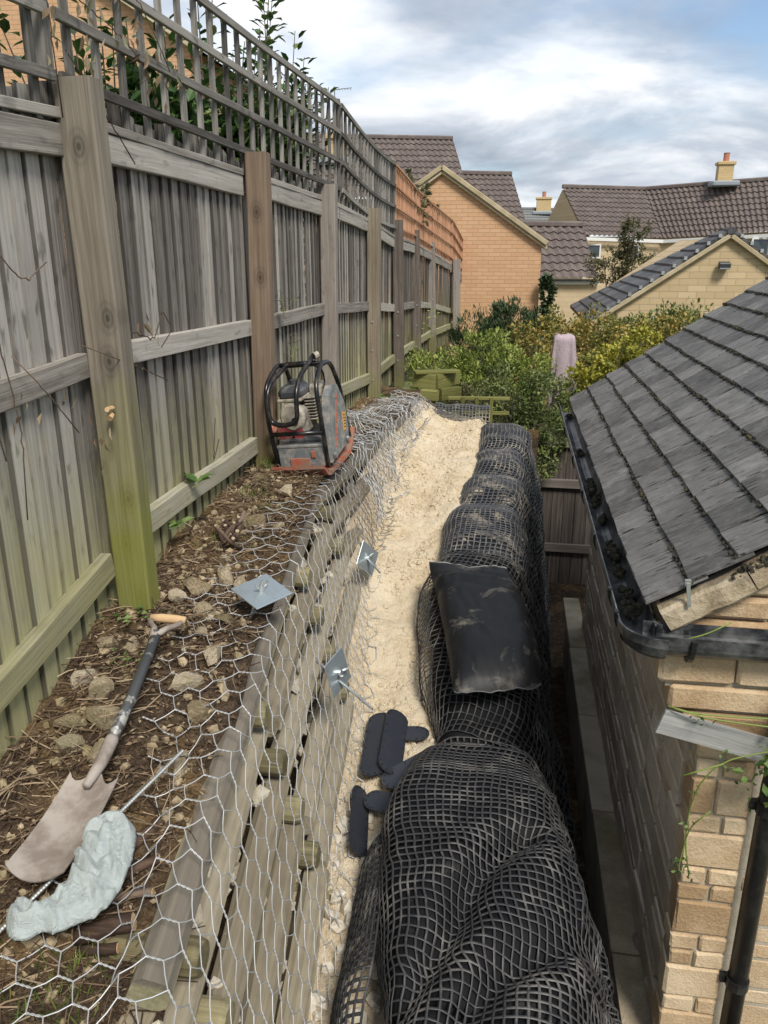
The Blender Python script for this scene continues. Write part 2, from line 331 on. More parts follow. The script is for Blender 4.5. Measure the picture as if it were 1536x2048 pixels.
# ---------------------------------------------------------------- geometry helpers
C = S.collection
WM = {}
def tag(o, label=None, cat=None, group=None, kind=None):
    if label: o['label'] = label
    if cat: o['category'] = cat
    if group: o['group'] = group
    if kind: o['kind'] = kind
    return o
def place(o, mat4=None, parent=None):
    C.objects.link(o); mw = mat4 or Matrix.Identity(4)
    o.matrix_basis = mw
    if parent is not None:
        o.parent = parent; o.matrix_parent_inverse = WM[parent.name].inverted()
    WM[o.name] = mw.copy()
    return o
def thing(name, label, cat, loc, group=None):
    o = bpy.data.objects.new(name, None); o.empty_display_size = .1
    place(o, Matrix.Translation(Vector(loc)))
    return tag(o, label, cat, group)
def link(name, me, mat4=None, parent=None):
    return place(bpy.data.objects.new(name, me), mat4, parent)
def tab(t, x):
    if x <= t[0][0]: return t[0][1]
    for (a, p), (b, q) in zip(t, t[1:]):
        if x <= b:
            f = (x - a) / (b - a); return p + (q - p) * f
    return t[-1][1]
def stab(t, x):                                   # smooth version
    if x <= t[0][0]: return t[0][1]
    for (a, p), (b, q) in zip(t, t[1:]):
        if x <= b:
            f = (x - a) / (b - a); f = f * f * (3 - 2 * f); return p + (q - p) * f
    return t[-1][1]
def nz(x, y=0., z=0.): return noise.noise(Vector((x, y, z)))
def fbm(x, y=0., z=0., o=4): return noise.fractal(Vector((x, y, z)), .9, 2.1, o)
class MB:
    def __init__(s): s.v = []; s.f = []; s.t = []
    def add(s, vs, fs, tint=None):
        b = len(s.v); s.v += [tuple(q) for q in vs]; s.f += [tuple(i + b for i in q) for q in fs]
        if tint is not None: s.t += [tint] * len(fs)
    def hexa(s, p):                                # 8 corners: bottom 4 ccw, top 4 ccw
        s.add(p, [(3, 2, 1, 0), (4, 5, 6, 7), (0, 1, 5, 4), (1, 2, 6, 5), (2, 3, 7, 6), (3, 0, 4, 7)])
    def box(s, c, d, m=None):
        x, y, z = (q / 2 for q in d); c = Vector(c)
        p = [Vector(q) for q in ((-x, -y, -z), (x, -y, -z), (x, y, -z), (-x, y, -z), (-x, -y, z), (x, -y, z), (x, y, z), (-x, y, z))]
        if m: p = [m @ q for q in p]
        s.hexa([q + c for q in p])
    def bbox(s, c, d, b=.01, m=None):              # box with chamfered edges
        bm = bmesh.new(); bmesh.ops.create_cube(bm, size=1)
        for v in bm.verts: v.co = Vector((v.co.x * d[0], v.co.y * d[1], v.co.z * d[2]))
        bmesh.ops.bevel(bm, geom=bm.edges[:], offset=b, segments=1, affect='EDGES', profile=.5)
        bm.verts.index_update(); c = Vector(c)
        s.add([(m @ v.co if m else v.co) + c for v in bm.verts], [[q.index for q in f.verts] for f in bm.faces]); bm.free()
    def tube(s, pts, r, n=6, caps=True, flat=None, up=None):
        pts = [Vector(p) for p in pts]; k = len(pts); rings = []; prev = None
        for i, p in enumerate(pts):
            d = (pts[min(i + 1, k - 1)] - pts[max(i - 1, 0)])
            if d.length < 1e-9: d = Vector((0, 0, 1))
            d.normalize()
            if up is not None: a = up[i] if isinstance(up, list) else up
            else: a = prev if prev is not None else (Vector((0, 0, 1)) if abs(d.z) < .9 else Vector((1, 0, 0)))
            x = d.cross(a)
            if x.length < 1e-6: x = d.cross(Vector((1, .3, .2)))
            x.normalize(); y = x.cross(d).normalized(); prev = y
            rr = r[i] if isinstance(r, (list, tuple)) else r; fl = flat if flat else 1.0
            rings.append([p + x * math.cos(2 * math.pi * (j + .5) / n) * rr + y * math.sin(2 * math.pi * (j + .5) / n) * rr * fl for j in range(n)])
        vs = [q for g in rings for q in g]; fs = []
        for i in range(k - 1):
            for j in range(n):
                fs.append((i * n + j, i * n + (j + 1) % n, (i + 1) * n + (j + 1) % n, (i + 1) * n + j))
        if caps: fs += [tuple(range(n - 1, -1, -1)), tuple((k - 1) * n + j for j in range(n))]
        s.add(vs, fs)
    def prism(s, poly, z0, z1, m=None):            # 2-D outline (ccw) extruded in z
        n = len(poly); vs = [Vector((x, y, z0)) for x, y in poly] + [Vector((x, y, z1)) for x, y in poly]
        if m: vs = [m @ q for q in vs]
        s.add(vs, [tuple(range(n - 1, -1, -1)), tuple(range(n, 2 * n))] + [(i, (i + 1) % n, n + (i + 1) % n, n + i) for i in range(n)])
    def grid(s, rows, closed=False):               # rows of equal length
        n = len(rows[0]); vs = [q for r in rows for q in r]; fs = []
        for i in range(len(rows) - 1):
            for j in range(n - (0 if closed else 1)):
                fs.append((i * n + j, i * n + (j + 1) % n, (i + 1) * n + (j + 1) % n, (i + 1) * n + j))
        s.add(vs, fs)
    def mesh(s, name, mat, smooth=False):
        me = bpy.data.meshes.new(name); me.from_pydata(s.v, [], s.f)
        if mat is not None: me.materials.append(M[mat] if isinstance(mat, str) else mat)
        if smooth: me.polygons.foreach_set('use_smooth', [True] * len(me.polygons))
        if s.t and len(s.t) == len(s.f):
            at = me.attributes.new('tint', 'FLOAT', 'FACE'); at.data.foreach_set('value', s.t)
        me.update(); return me
    def build(s, name, mat, parent=None, mat4=None, smooth=False):
        me = s.mesh(name, mat, smooth); m = mat4 or Matrix.Identity(4)
        return link(name, me, m, parent)
    def wbuild(s, name, mat, parent=None, smooth=False, origin=None):   # vertices given in world space; origin moved to the base
        if origin is None:
            xs = list(zip(*s.v)); origin = ((min(xs[0]) + max(xs[0])) / 2, (min(xs[1]) + max(xs[1])) / 2, min(xs[2]))
        ox, oy, oz = origin; s.v = [(x - ox, y - oy, z - oz) for x, y, z in s.v]
        return s.build(name, mat, parent, Matrix.Translation(Vector(origin)), smooth)
def frame(p0, p1, up=(0, 0, 1), roll=0.):
    p0, p1 = Vector(p0), Vector(p1); x = (p1 - p0).normalized(); u = Vector(up)
    if abs(x.dot(u)) > .98: u = Vector((0, 1, 0))
    y = u.cross(x).normalized(); z = x.cross(y).normalized()
    m = Matrix(((x.x, y.x, z.x, 0), (x.y, y.y, z.y, 0), (x.z, y.z, z.z, 0), (0, 0, 0, 1)))
    return Matrix.Translation(p0) @ m @ Matrix.Rotation(roll, 4, 'X')
def beam_mesh(L, w, h, mat, seg=3, jit=.0, ch=None, taper=None, cut=0., sag=0., rnd=R):
    """timber along local X: w across local Y, h across local Z, chamfered edges"""
    c = ch if ch is not None else min(w, h) * .08; rows = []
    for i in range(seg + 1):
        f = i / seg; x = L * f; a, b = w / 2, h / 2
        if taper: a *= 1 + (taper - 1) * f; b *= 1 + (taper - 1) * f
        dy, dz = rnd.uniform(-jit, jit), rnd.uniform(-jit, jit) + sag * 4 * f * (1 - f)
        ring = [(-a + c, -b), (a - c, -b), (a, -b + c), (a, b - c), (a - c, b), (-a + c, b), (-a, b - c), (-a, -b + c)]
        rows.append([Vector((x + (cut * q[0] / w if f == 1 else 0), q[0] + dy + rnd.uniform(-jit, jit) * .3, q[1] + dz + rnd.uniform(-jit, jit) * .3)) for q in ring])
    mb = MB(); mb.grid(rows, True); n = 8; k = seg
    mb.f += [tuple(range(n - 1, -1, -1)), tuple(k * n + j for j in range(n))]
    return mb.mesh('timber', mat)
def beam(name, p0, p1, w, h, mat, parent=None, up=(0, 0, 1), roll=0., **k):
    L = (Vector(p1) - Vector(p0)).length
    return link(name, beam_mesh(L, w, h, mat, **k), frame(p0, p1, up, roll), parent)
def rock_mesh(seed, mat, sub=2, cuts=7, flat=1.0):
    r = random.Random(seed); bm = bmesh.new(); bmesh.ops.create_icosphere(bm, subdivisions=sub, radius=1)
    pl = []
    for _ in range(cuts):
        d = Vector((r.gauss(0, 1), r.gauss(0, 1), r.gauss(0, 1))).normalized(); pl.append((d, r.uniform(.42, .78)))
    for v in bm.verts:
        p = v.co.copy()
        for d, k in pl:
            t = p.dot(d)
            if t > k: p -= d * (t - k)
        p *= 1 + .07 * nz(p.x * 2 + seed, p.y * 2, p.z * 2) + .04 * nz(p.x * 6, p.y * 6 + seed, p.z * 6)
        v.co = p
    me = bpy.data.meshes.new('rock'); bm.to_mesh(me); bm.free(); me.materials.append(M[mat]); return me
def leaf_into(mb, p, d, n, L, w, tint):
    d = d.normalized(); x = d.cross(n)
    if x.length < 1e-5: x = d.cross(Vector((.3, .5, .8)))
    x.normalize(); u = x.cross(d)
    if L > .05:                                    # larger leaves get a rounder six-point blade
        a, c = p + d * L * .28, p + d * L * .66
        mb.add([p, a + x * w * .46 + u * w * .10, c + x * w * .40 + u * w * .10, p + d * L - u * L * .14, c - x * w * .40 + u * w * .10, a - x * w * .46 + u * w * .10, a, c - u * L * .04],
               [(0, 1, 6), (1, 2, 7, 6), (2, 3, 7), (0, 6, 5), (6, 7, 4, 5), (7, 3, 4)], tint); return
    m = p + d * L * .45
    mb.add([p, m + x * w / 2 + u * w * .12, p + d * L - u * L * .10, m - x * w / 2 + u * w * .12], [(0, 1, 2), (0, 2, 3)], tint)
def rdir(r=R):
    while True:
        v = Vector((r.uniform(-1, 1), r.uniform(-1, 1), r.uniform(-1, 1)))
        if .05 < v.length < 1: return v.normalized()
def clump_points(c, rad3, n, sub, r=R, shell=.5):
    """leaf positions in sub-clumps spread through an ellipsoid"""
    c = Vector(c); out = []
    cl = []
    for _ in range(sub):
        d = rdir(r); k = r.uniform(shell, 1.0)
        cl.append((Vector((d.x * rad3[0] * k, d.y * rad3[1] * k, d.z * rad3[2] * k)), r.uniform(.18, .42), r.uniform(-.25, .25)))
    for _ in range(n):
        q, s, tb = cl[r.randrange(sub)]; d = rdir(r) * s * (r.random() ** .5)
        p = q + Vector((d.x * rad3[0], d.y * rad3[1], d.z * rad3[2])); out.append((c + p, p.normalized() if p.length > 1e-6 else Vector((0, 0, 1)), tb))
    return out
def bush(name, label, cat, base, blobs, mat, L, w, group=None, stems=6, stemmat='bark', tintb=.0, up=.4, r=R, stemr=.012):
    t = thing(name, label, cat, base, group); mb = MB()
    for c, rad3, n, sub in blobs:
        for p, d, tb in clump_points(c, rad3, n, sub, r):
            dd = d * .6 + rdir(r) * .8 + Vector((0, 0, up)); s = r.uniform(.6, 1.25)
            leaf_into(mb, p, dd, Vector((0, 0, 1)) + rdir(r) * .6, L * s, w * s, min(1, max(0, r.gauss(.45, .22) + tb + tintb)))
    mb.wbuild('foliage', mat, t, origin=base)
    for i in range(stems):
        c, rad3, n, sub = blobs[i % len(blobs)]; b = Vector(base) + Vector((r.uniform(-.1, .1), r.uniform(-.1, .1), -.05))
        e = Vector(c) + Vector((r.uniform(-.7, .7) * rad3[0], r.uniform(-.7, .7) * rad3[1], r.uniform(.0, .8) * rad3[2]))
        m = (b + e) / 2 + Vector((r.uniform(-.08, .08), r.uniform(-.08, .08), .05))
        q = MB(); q.tube([b, (b + m) / 2, m, e], [stemr, stemr * .85, stemr * .7, stemr * .3], 5); q.wbuild('stem', stemmat, t, origin=b)
    return t

# ---------------------------------------------------------------- levels that the place is built on
SOIL = [(.3, 1.72), (1.3, 1.80), (1.85, 1.87), (2.7, 2.04), (3.5, 2.12), (4.4, 2.17), (5.3, 2.12), (6.3, 2.06), (8.1, 1.97), (12, 1.9), (22, 1.8)]
CAPX = [(.6, -.64), (1.3, -.69), (1.7, -.765), (3.13, -.885), (4.2, -.985), (5.2, -.975), (6.3, -.94), (7.1, -.85), (7.9, -.69)]
CAPZ = [(.6, 1.80), (1.3, 1.85), (2.0, 1.93), (3.1, 2.09), (4.2, 2.12), (6.3, 2.05), (7.9, 1.98)]
SAND = [(1.2, .95), (2.1, 1.06), (2.6, 1.14), (3.1, 1.21), (3.6, 1.29), (4.1, 1.40), (4.7, 1.58), (5.2, 1.70), (6.2, 1.82), (7.4, 1.88), (8, 1.86)]
FX = [(-1, -1.55), (2.73, -1.53), (4.5, -1.50), (6.3, -1.49), (8.1, -1.45), (9.9, -1.45), (11.7, -1.42), (13.5, -1.36), (15.3, -1.17), (17, -1.09), (19, -.86), (21, -.65)]
TB = [(.3, 3.82), (2.7, 3.93), (6.86, 3.87), (9.9, 3.65), (11.7, 3.59), (13.5, 3.46), (15.3, 3.26), (17, 3.02), (19, 2.88), (21, 2.8)]
TT = [(.3, 4.36), (2.7, 4.48), (3.8, 4.46), (6.86, 4.5), (9.9, 4.33), (11.7, 4.19), (13.5, 4.08), (15.3, 3.89), (17, 3.59), (19, 3.29)]
def soil(x, y):
    z = stab(SOIL, y) + .035 * fbm(x * 2.3, y * 2.3, 1.7) + .012 * fbm(x * 9, y * 9, 4.)
    if y < 1.75 and x > -1.15: z -= .10 * min(1, (1.75 - y) / .5) * min(1, (x + 1.15) / .25)
    return z
def sandz(x, y):
    z = stab(SAND, y) + .05 * fbm(x * 1.7, y * 1.7, 9.) + .022 * fbm(x * 7, y * 7, 3.) + .007 * fbm(x * 26, y * 26, 5.)
    cx = tab(CAPX, y)
    if y > 4.3: z += (.04 + .05 * max(0, nz(y * 2.2, 4.4))) * min(1, (y - 4.3) / .5) * min(1, max(0, (x + .52) / .2)) - .22 * max(0, x + .24) / .2
    return z + .10 * max(0, 1 - (x - cx - .05) / .3) * min(1, max(0, (y - 3.4) / .8))

# ---------------------------------------------------------------- ground, soil bank, sand fill
mb = MB()
xs = [-400, -60, -20, -8, -4, -2.2, -1.6, -.9, -.3, .3, .7, 1.5, 3, 6, 12, 30, 80, 400]
ys = [-60, -10, -2, 0, 2, 4, 6, 7.6, 8.0, 8.235, 8.26, 8.3, 9, 10, 12, 15, 20, 30, 50, 90, 200, 900]
def gz(x, y):
    if x < -2.0: return 1.75
    if x > .28 and y < 8.2: return 0.
    if y < 7.7: return -.05 if x > -1.4 else 1.7
    k = min(1, max(0, (y - 7.7) / .5)); g = 1.55 if x < .3 else max(.7, 1.55 - (x - .3) * .8)
    if x > .2 and y < 8.25: return 0.
    far = min(1, max(0, (y - 12) / 10))
    return g * k * (1 - far) + .8 * far if x > -2 else 1.75
mb.grid([[Vector((x, y, gz(x, y))) for x in xs] for y in ys])
g = mb.build('ground', 'ground'); tag(g, kind='structure')

mb = MB(); rows = []
ny = 150
for j in range(ny + 1):
    y = .35 + (8.6 - .35) * j / ny; x0 = tab(FX, y) - .25; x1 = tab(CAPX, y) - .03; r_ = []
    for i in range(27):
        x = x0 + (x1 - x0) * i / 26; r_.append(Vector((x, y, soil(x, y))))
    # back of the crib: earth face going down behind the timbers
    for k in range(1, 7): r_.append(Vector((x1 + .035 * k - .14 + .01 * nz(y * 5, k), y, soil(x1, y) - .16 * k)))
    rows.append(r_)
mb.grid(rows); o = mb.build('soil_bank', 'soil', smooth=True); tag(o, kind='structure')

mb = MB(); rows = []
for j in range(430):
    y = 1.2 + (7.55 - 1.2) * j / 429; cx = tab(CAPX, y); r_ = []
    for i in range(84):
        x = cx - .05 + (.05 - (cx - .05)) * i / 83; r_.append(Vector((x, y, sandz(x, y))))
    rows.append(r_)
mb.grid(rows); o = mb.build('sand_fill', 'sand', smooth=True); tag(o, kind='structure')
mb = MB()
for i in range(5200):                                  # clods and lumps lying on the sand
    y = R.uniform(2.3, 7.4); x = R.uniform(tab(CAPX, y) + .1, -.22); s = R.choice((.004, .005, .006, .008, .009, .012, .015)) * R.uniform(.7, 1.5)
    if nz(x * 3, y * 3, 8.) < -.05 and R.random() < .8: continue
    z = sandz(x, y); n = 5
    top = Vector((x + R.uniform(-s, s) * .3, y + R.uniform(-s, s) * .3, z + s * .9))
    ring = [Vector((x + math.cos(a) * s * R.uniform(.7, 1.2), y + math.sin(a) * s * R.uniform(.7, 1.2), z - .002)) for a in (2 * math.pi * q / n for q in range(n))]
    mid = [Vector((top.x + (q.x - top.x) * .75, top.y + (q.y - top.y) * .75, z + s * R.uniform(.4, .75))) for q in ring]
    mb.add(ring + mid + [top], [(q, (q + 1) % n, n + (q + 1) % n, n + q) for q in range(n)] + [(n + q, n + (q + 1) % n, 2 * n) for q in range(n)])
o = mb.build('sand_clods', 'sand', smooth=True); tag(o, 'loose crumbs and clods of damp sand scattered on the fill', 'sand', kind='stuff')

# ---------------------------------------------------------------- fence
fence = thing('close_board_fence', 'long weathered grey close-board fence with heavy posts along the left side', 'fence', (-1.5, 4, 2.1))
def fpt(y, dx=0., z=0.): return Vector((tab(FX, y) + dx, y, z))
y = .35; i = 0
while y < 20.6:
    wv = R.uniform(.088, .104) if y < 12 else .13
    far = y > 17.2
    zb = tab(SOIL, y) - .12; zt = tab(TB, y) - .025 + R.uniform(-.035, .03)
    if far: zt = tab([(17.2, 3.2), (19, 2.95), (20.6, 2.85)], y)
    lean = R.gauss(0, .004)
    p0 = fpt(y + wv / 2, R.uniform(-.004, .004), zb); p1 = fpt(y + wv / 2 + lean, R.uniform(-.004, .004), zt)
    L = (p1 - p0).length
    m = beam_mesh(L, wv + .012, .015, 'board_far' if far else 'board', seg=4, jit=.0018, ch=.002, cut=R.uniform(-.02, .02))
    # feather edge: board yawed a little so that its thick edge stands proud
    X = (p1 - p0).normalized(); Yv = Vector((tab(FX, y + .1) - tab(FX, y), .1, 0)).normalized(); Z = X.cross(Yv).normalized(); Yv = Z.cross(X)
    m4 = Matrix.Translation(p0) @ Matrix(((X.x, Yv.x, Z.x, 0), (X.y, Yv.y, Z.y, 0), (X.z, Yv.z, Z.z, 0), (0, 0, 0, 1))) @ Matrix.Rotation(rad(R.uniform(6, 9)), 4, 'X')
    link('board', m, m4, fence); y += wv; i += 1
PY = [.95, 2.73, 4.5, 6.3, 8.1, 9.9, 11.7, 13.5, 15.3, 17.1]
bays = list(zip(PY, PY[1:]))
for a, b in bays:
    n = 1
    d = .028
    j = lambda: R.uniform(-.012, .012)
    za, zb = tab(TB, a), tab(TB, b)
    beam('rail', fpt(a + .05, d, za - .172 + j()), fpt(b - .05, d, zb - .172 + j()), .035, .10, 'rail', fence, seg=6, jit=.0025)
    beam('rail', fpt(a + .05, d + .004, za - .105 + j() * .3), fpt(b - .05, d + .004, zb - .105 + j() * .3), .036, .032, 'rail', fence, seg=6, jit=.0015)
    beam('rail', fpt(a + .05, d, za - .92 + j()), fpt(b - .05, d, zb - .92 + j()), .040, .088, 'rail', fence, seg=6, jit=.003)
    bz = lambda q: tab([(.95, 1.93), (1.9, 2.06), (2.7, 2.26), (2.9, 2.33), (4.4, 2.30), (6.3, 2.27), (8.1, 2.15), (12, 2.1), (18, 2.0)], q)
    beam('rail', fpt(a + .05, d + .004, bz(a + .1)), fpt(b - .05, d + .004, bz(b - .1)), .048, .10, 'rail', fence, seg=6, jit=.003)
posts = [(-1.44, 2.73, 3.93, .135, .10, 'post1', -1.405), (-1.385, 4.5, 3.895, .118, .10, 'post2', -1.415), (-1.40, 6.3, 3.865, .12, .10, 'post_grey', -1.42),
         (-1.36, 8.1, 3.78, .125, .12, 'post_tan', -1.36), (-1.38, 9.9, 3.735, .12, .12, 'post_grey', -1.35), (-1.385, 11.7, 3.665, .12, .12, 'post_grey', -1.33),
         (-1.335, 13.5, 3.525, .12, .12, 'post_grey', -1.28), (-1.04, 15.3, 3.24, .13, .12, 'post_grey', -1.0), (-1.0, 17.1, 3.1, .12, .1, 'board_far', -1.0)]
for k, (xt, yy, zt, wx, wy, mt, xb) in enumerate(posts):
    zb = tab(SOIL, yy) - .15
    L = zt - zb; m = beam_mesh(L, wx, wy, mt, seg=6, jit=.002, ch=.008)
    p0, p1 = Vector((xb, yy, zb)), Vector((xt, yy, zt)); X = (p1 - p0).normalized(); Yv = Vector((1, 0, 0)); Z = X.cross(Yv).normalized(); Yv = Z.cross(X)
    po = link('post', m, Matrix.Translation(p0) @ Matrix(((X.x, Yv.x, Z.x, 0), (X.y, Yv.y, Z.y, 0), (X.z, Yv.z, Z.z, 0), (0, 0, 0, 1))), fence)
    if 3 <= k <= 6:
        for zz_ in (.32, .62, .9):
            q = MB(); q.tube([(xb - .01, yy - wy / 2 + .004, zb + zz_), (xb - .01, yy - wy / 2 - .006, zb + zz_)], .013, 8); q.wbuild('bolt', 'steel', po)
q = MB(); q.tube([(-1.345, 4.40, 2.42), (-1.325, 4.38, 2.42), (-1.322, 4.378, 2.42)], [.022, .024, .012], 10); q.wbuild('bolt', 'pot', fence)
q = MB(); q.tube([(-1.402, 2.665, 2.86), (-1.395, 2.61, 2.865)], .009, 7); q.tube([(-1.402, 2.65, 2.84), (-1.400, 2.63, 2.83)], .012, 7); q.wbuild('peg', 'grip', fence)

# ---------------------------------------------------------------- trellis panels on top of the fence
def trellis(y0, y1, mat, label, n, dx=.045, rows=4, post=True, w=.034, sag=.0):
    t = thing('trellis_panel', label, 'trellis', fpt((y0 + y1) / 2, dx, tab(TB, (y0 + y1) / 2)), 'trellis panels along the fence top')
    for k in range(n):
        yy = y0 + (y1 - y0) * (k + .5) / n; zt = tab(TT, yy) + .015 + R.uniform(-.008, .008); zb = tab(TB, yy) - .13 + R.uniform(-.02, .02)
        sg = sag * 4 * ((k + .5) / n) * (1 - (k + .5) / n)
        beam('lath', fpt(yy, dx - .012, zb), fpt(yy + R.uniform(-.008, .008), dx - .012, zt - sg), w, .02, mat, t, up=(1, 0, 0), seg=3, jit=.0012, ch=.002)
    for k in range(rows):
        f = k / (rows - 1)
        za = tab(TB, y0) + (tab(TT, y0) - tab(TB, y0)) * f; zb = tab(TB, y1) + (tab(TT, y1) - tab(TB, y1)) * f
        beam('rail', fpt(y0, dx + .009, za), fpt(y1, dx + .009, zb), .02, w, mat, t, seg=6, jit=.0015, ch=.002, sag=-sag)
    if post:
        beam('end_post', fpt(y1, dx - .02, tab(TB, y1) - (.25 if y0 > 3 else -.02)), fpt(y1, dx - .01, tab(TT, y1) + .03), .045, .04, mat, t, up=(1, 0, 0), seg=3, jit=.001)
    return t
trellis(.45, 2.66, 'lath', 'weathered grey trellis section left of the mossy near post', 12)
trellis(2.70, 4.78, 'lath', 'grey trellis section entwined with dead vine in front of the orange gable', 11, post=False)
trellis(4.79, 6.86, 'lath', 'grey trellis section with laurel leaves crowding behind it', 11)
trellis(6.93, 9.85, 'lath', 'grey sagging trellis section ending at the orange panels', 19, sag=.05)
trellis(9.9, 11.68, 'lath_orange', 'orange-stained trellis panel nearest the grey section', 13, w=.026)
trellis(11.72, 13.48, 'lath_orange', 'second orange-stained trellis panel with a plant poking over it', 13, w=.026)
trellis(13.52, 15.25, 'lath_orange', 'third orange-stained trellis panel in front of the brick gable', 13, w=.026)
trellis(15.3, 16.95, 'lath_orange', 'last orange trellis panel, steeply sloping at the far end', 13, w=.026)

# ---------------------------------------------------------------- timber crib wall
crib = thing('timber_crib_wall', 'leaning timber crib wall of squared rails and round log ends under wire mesh', 'retaining wall', (-.8, 3, 1.0))
def cpt(y, k, dx=0., dz=0.): return Vector((tab(CAPX, y) + .056 * k + dx, y, tab(CAPZ, y) - .05 - .195 * k + dz))
runs = {0: [(1.30, 4.18), (4.2, 6.0), (6.0, 7.7)], 1: [(.8, 2.42), (2.43, 4.25), (4.25, 6.2), (6.2, 7.6)], 2: [(.8, 2.40), (2.41, 4.3), (4.3, 6.2)], 3: [(.8, 2.42), (2.43, 4.4)], 4: [(.8, 2.40), (2.41, 3.9)], 5: [(.8, 3.0)]}
for k, rr in runs.items():
    for a, b in rr:
        n = max(1, round((b - a) / 1.0))
        pa, pb = cpt(a, k, -.06 + R.uniform(-.025, .022), R.uniform(-.032, .010)), cpt(b, k, -.06 + R.uniform(-.025, .022), R.uniform(-.032, .010))
        beam('rail', pa, pb, .096 if k == 0 else .10, .098 if k == 0 else .092, 'crib_top' if k == 0 else 'crib', crib, roll=rad(R.uniform(12, 24)), seg=8, jit=.004, ch=.018)
beam('rail', (-.80, 1.02, 1.66), (-.775, 1.42, 1.69), .075, .07, 'crib', crib, seg=2, jit=.003)
for yy in (1.46, 2.37, 3.35, 4.22):
    for k in range(0, 5 if yy < 4 else 2):
        p = cpt(yy, k, .008, -.095); q = MB()
        q.tube([p + Vector((-.45, .0, -.005)), p + Vector((.012, 0, 0)), p + Vector((.03, 0, 0))], [.047, .048, .043], 12)
        q.wbuild('log_end', 'log', crib, origin=p)
mb = MB(); protos = [rock_mesh(200 + i, 'rubble', 1, 6) for i in range(6)]
for i in range(620):                                                   # stone fill seen between the rails
    yy = R.uniform(1.0, 6.5); k = R.uniform(.3, 5.5); p = cpt(yy, k, -.13 + R.uniform(-.05, .07), 0)
    if p.z < sandz(p.x, yy) - .1: continue
    s = R.uniform(.018, .05); rot = Matrix.Rotation(R.uniform(0, 6), 3, rdir()); me = protos[i % 6]
    mb.add([p + (rot @ v.co) * s for v in me.vertices], [tuple(f.vertices) for f in me.polygons])
o = mb.build('stone_fill', 'rubble', crib); tag(o, kind='stuff')
mb = MB()
for i in range(70):                                                   # rubble in the foot of the trench
    yy = R.uniform(1.3, 2.75); x = tab(CAPX, yy) + R.uniform(.22, .46); z = sandz(x, yy); s = R.uniform(.012, .045)
    rot = Matrix.Rotation(R.uniform(0, 6), 3, rdir()); me = protos[i % 6]; p = Vector((x, yy, z + s * .3))
    mb.add([p + (rot @ v.co) * s for v in me.vertices], [tuple(f.vertices) for f in me.polygons])
o = mb.build('trench_rubble', 'rubble'); tag(o, 'white broken stone in the foot of the trench beside the crib wall', 'rubble', kind='stuff')

mb = MB(); mb.grid([[Vector((.18 + 1.12 * i / 8, 1.0 + 7.1 * j / 40, .012 + .012 * nz(i, j * .7))) for i in range(9)] for j in range(41)])
o = mb.build('gap_floor', 'soil', smooth=True); tag(o, kind='structure')

# ---------------------------------------------------------------- hexagonal wire netting draped over bank and crib wall
MXL = [(.6, -1.28), (1.35, -1.16), (1.77, -1.06), (2.59, -1.24), (3.26, -1.28), (3.7, -1.21), (4.3, -1.10), (5.0, -1.15), (6.5, -1.15), (7.6, -.95)]
def sect(y, lift, out):
    cx, cz = tab(CAPX, y), tab(CAPZ, y); xl = tab(MXL, y); L = []
    n = 9
    for i in range(n):
        x = xl - .12 + (cx - .14 - xl + .12) * i / (n - 1); L.append((x, max(soil(x, y), stab(SOIL, y) - .01) + .022))
    zs = sandz(cx + .32, y) + .015
    L += [(cx - .10, cz + .028), (cx + .008, cz + .026), (cx + .042, cz - .05)]
    d = cz - .1 - zs; m = max(2, int(d / .09))
    for i in range(1, m + 1):
        z = cz - .05 - (cz - .05 - zs) * i / m; L.append((cx + .045 + out + .295 * (cz - z), z))
    x = L[-1][0]; L += [(x + .07, sandz(x + .07, y) + .012)]
    return L
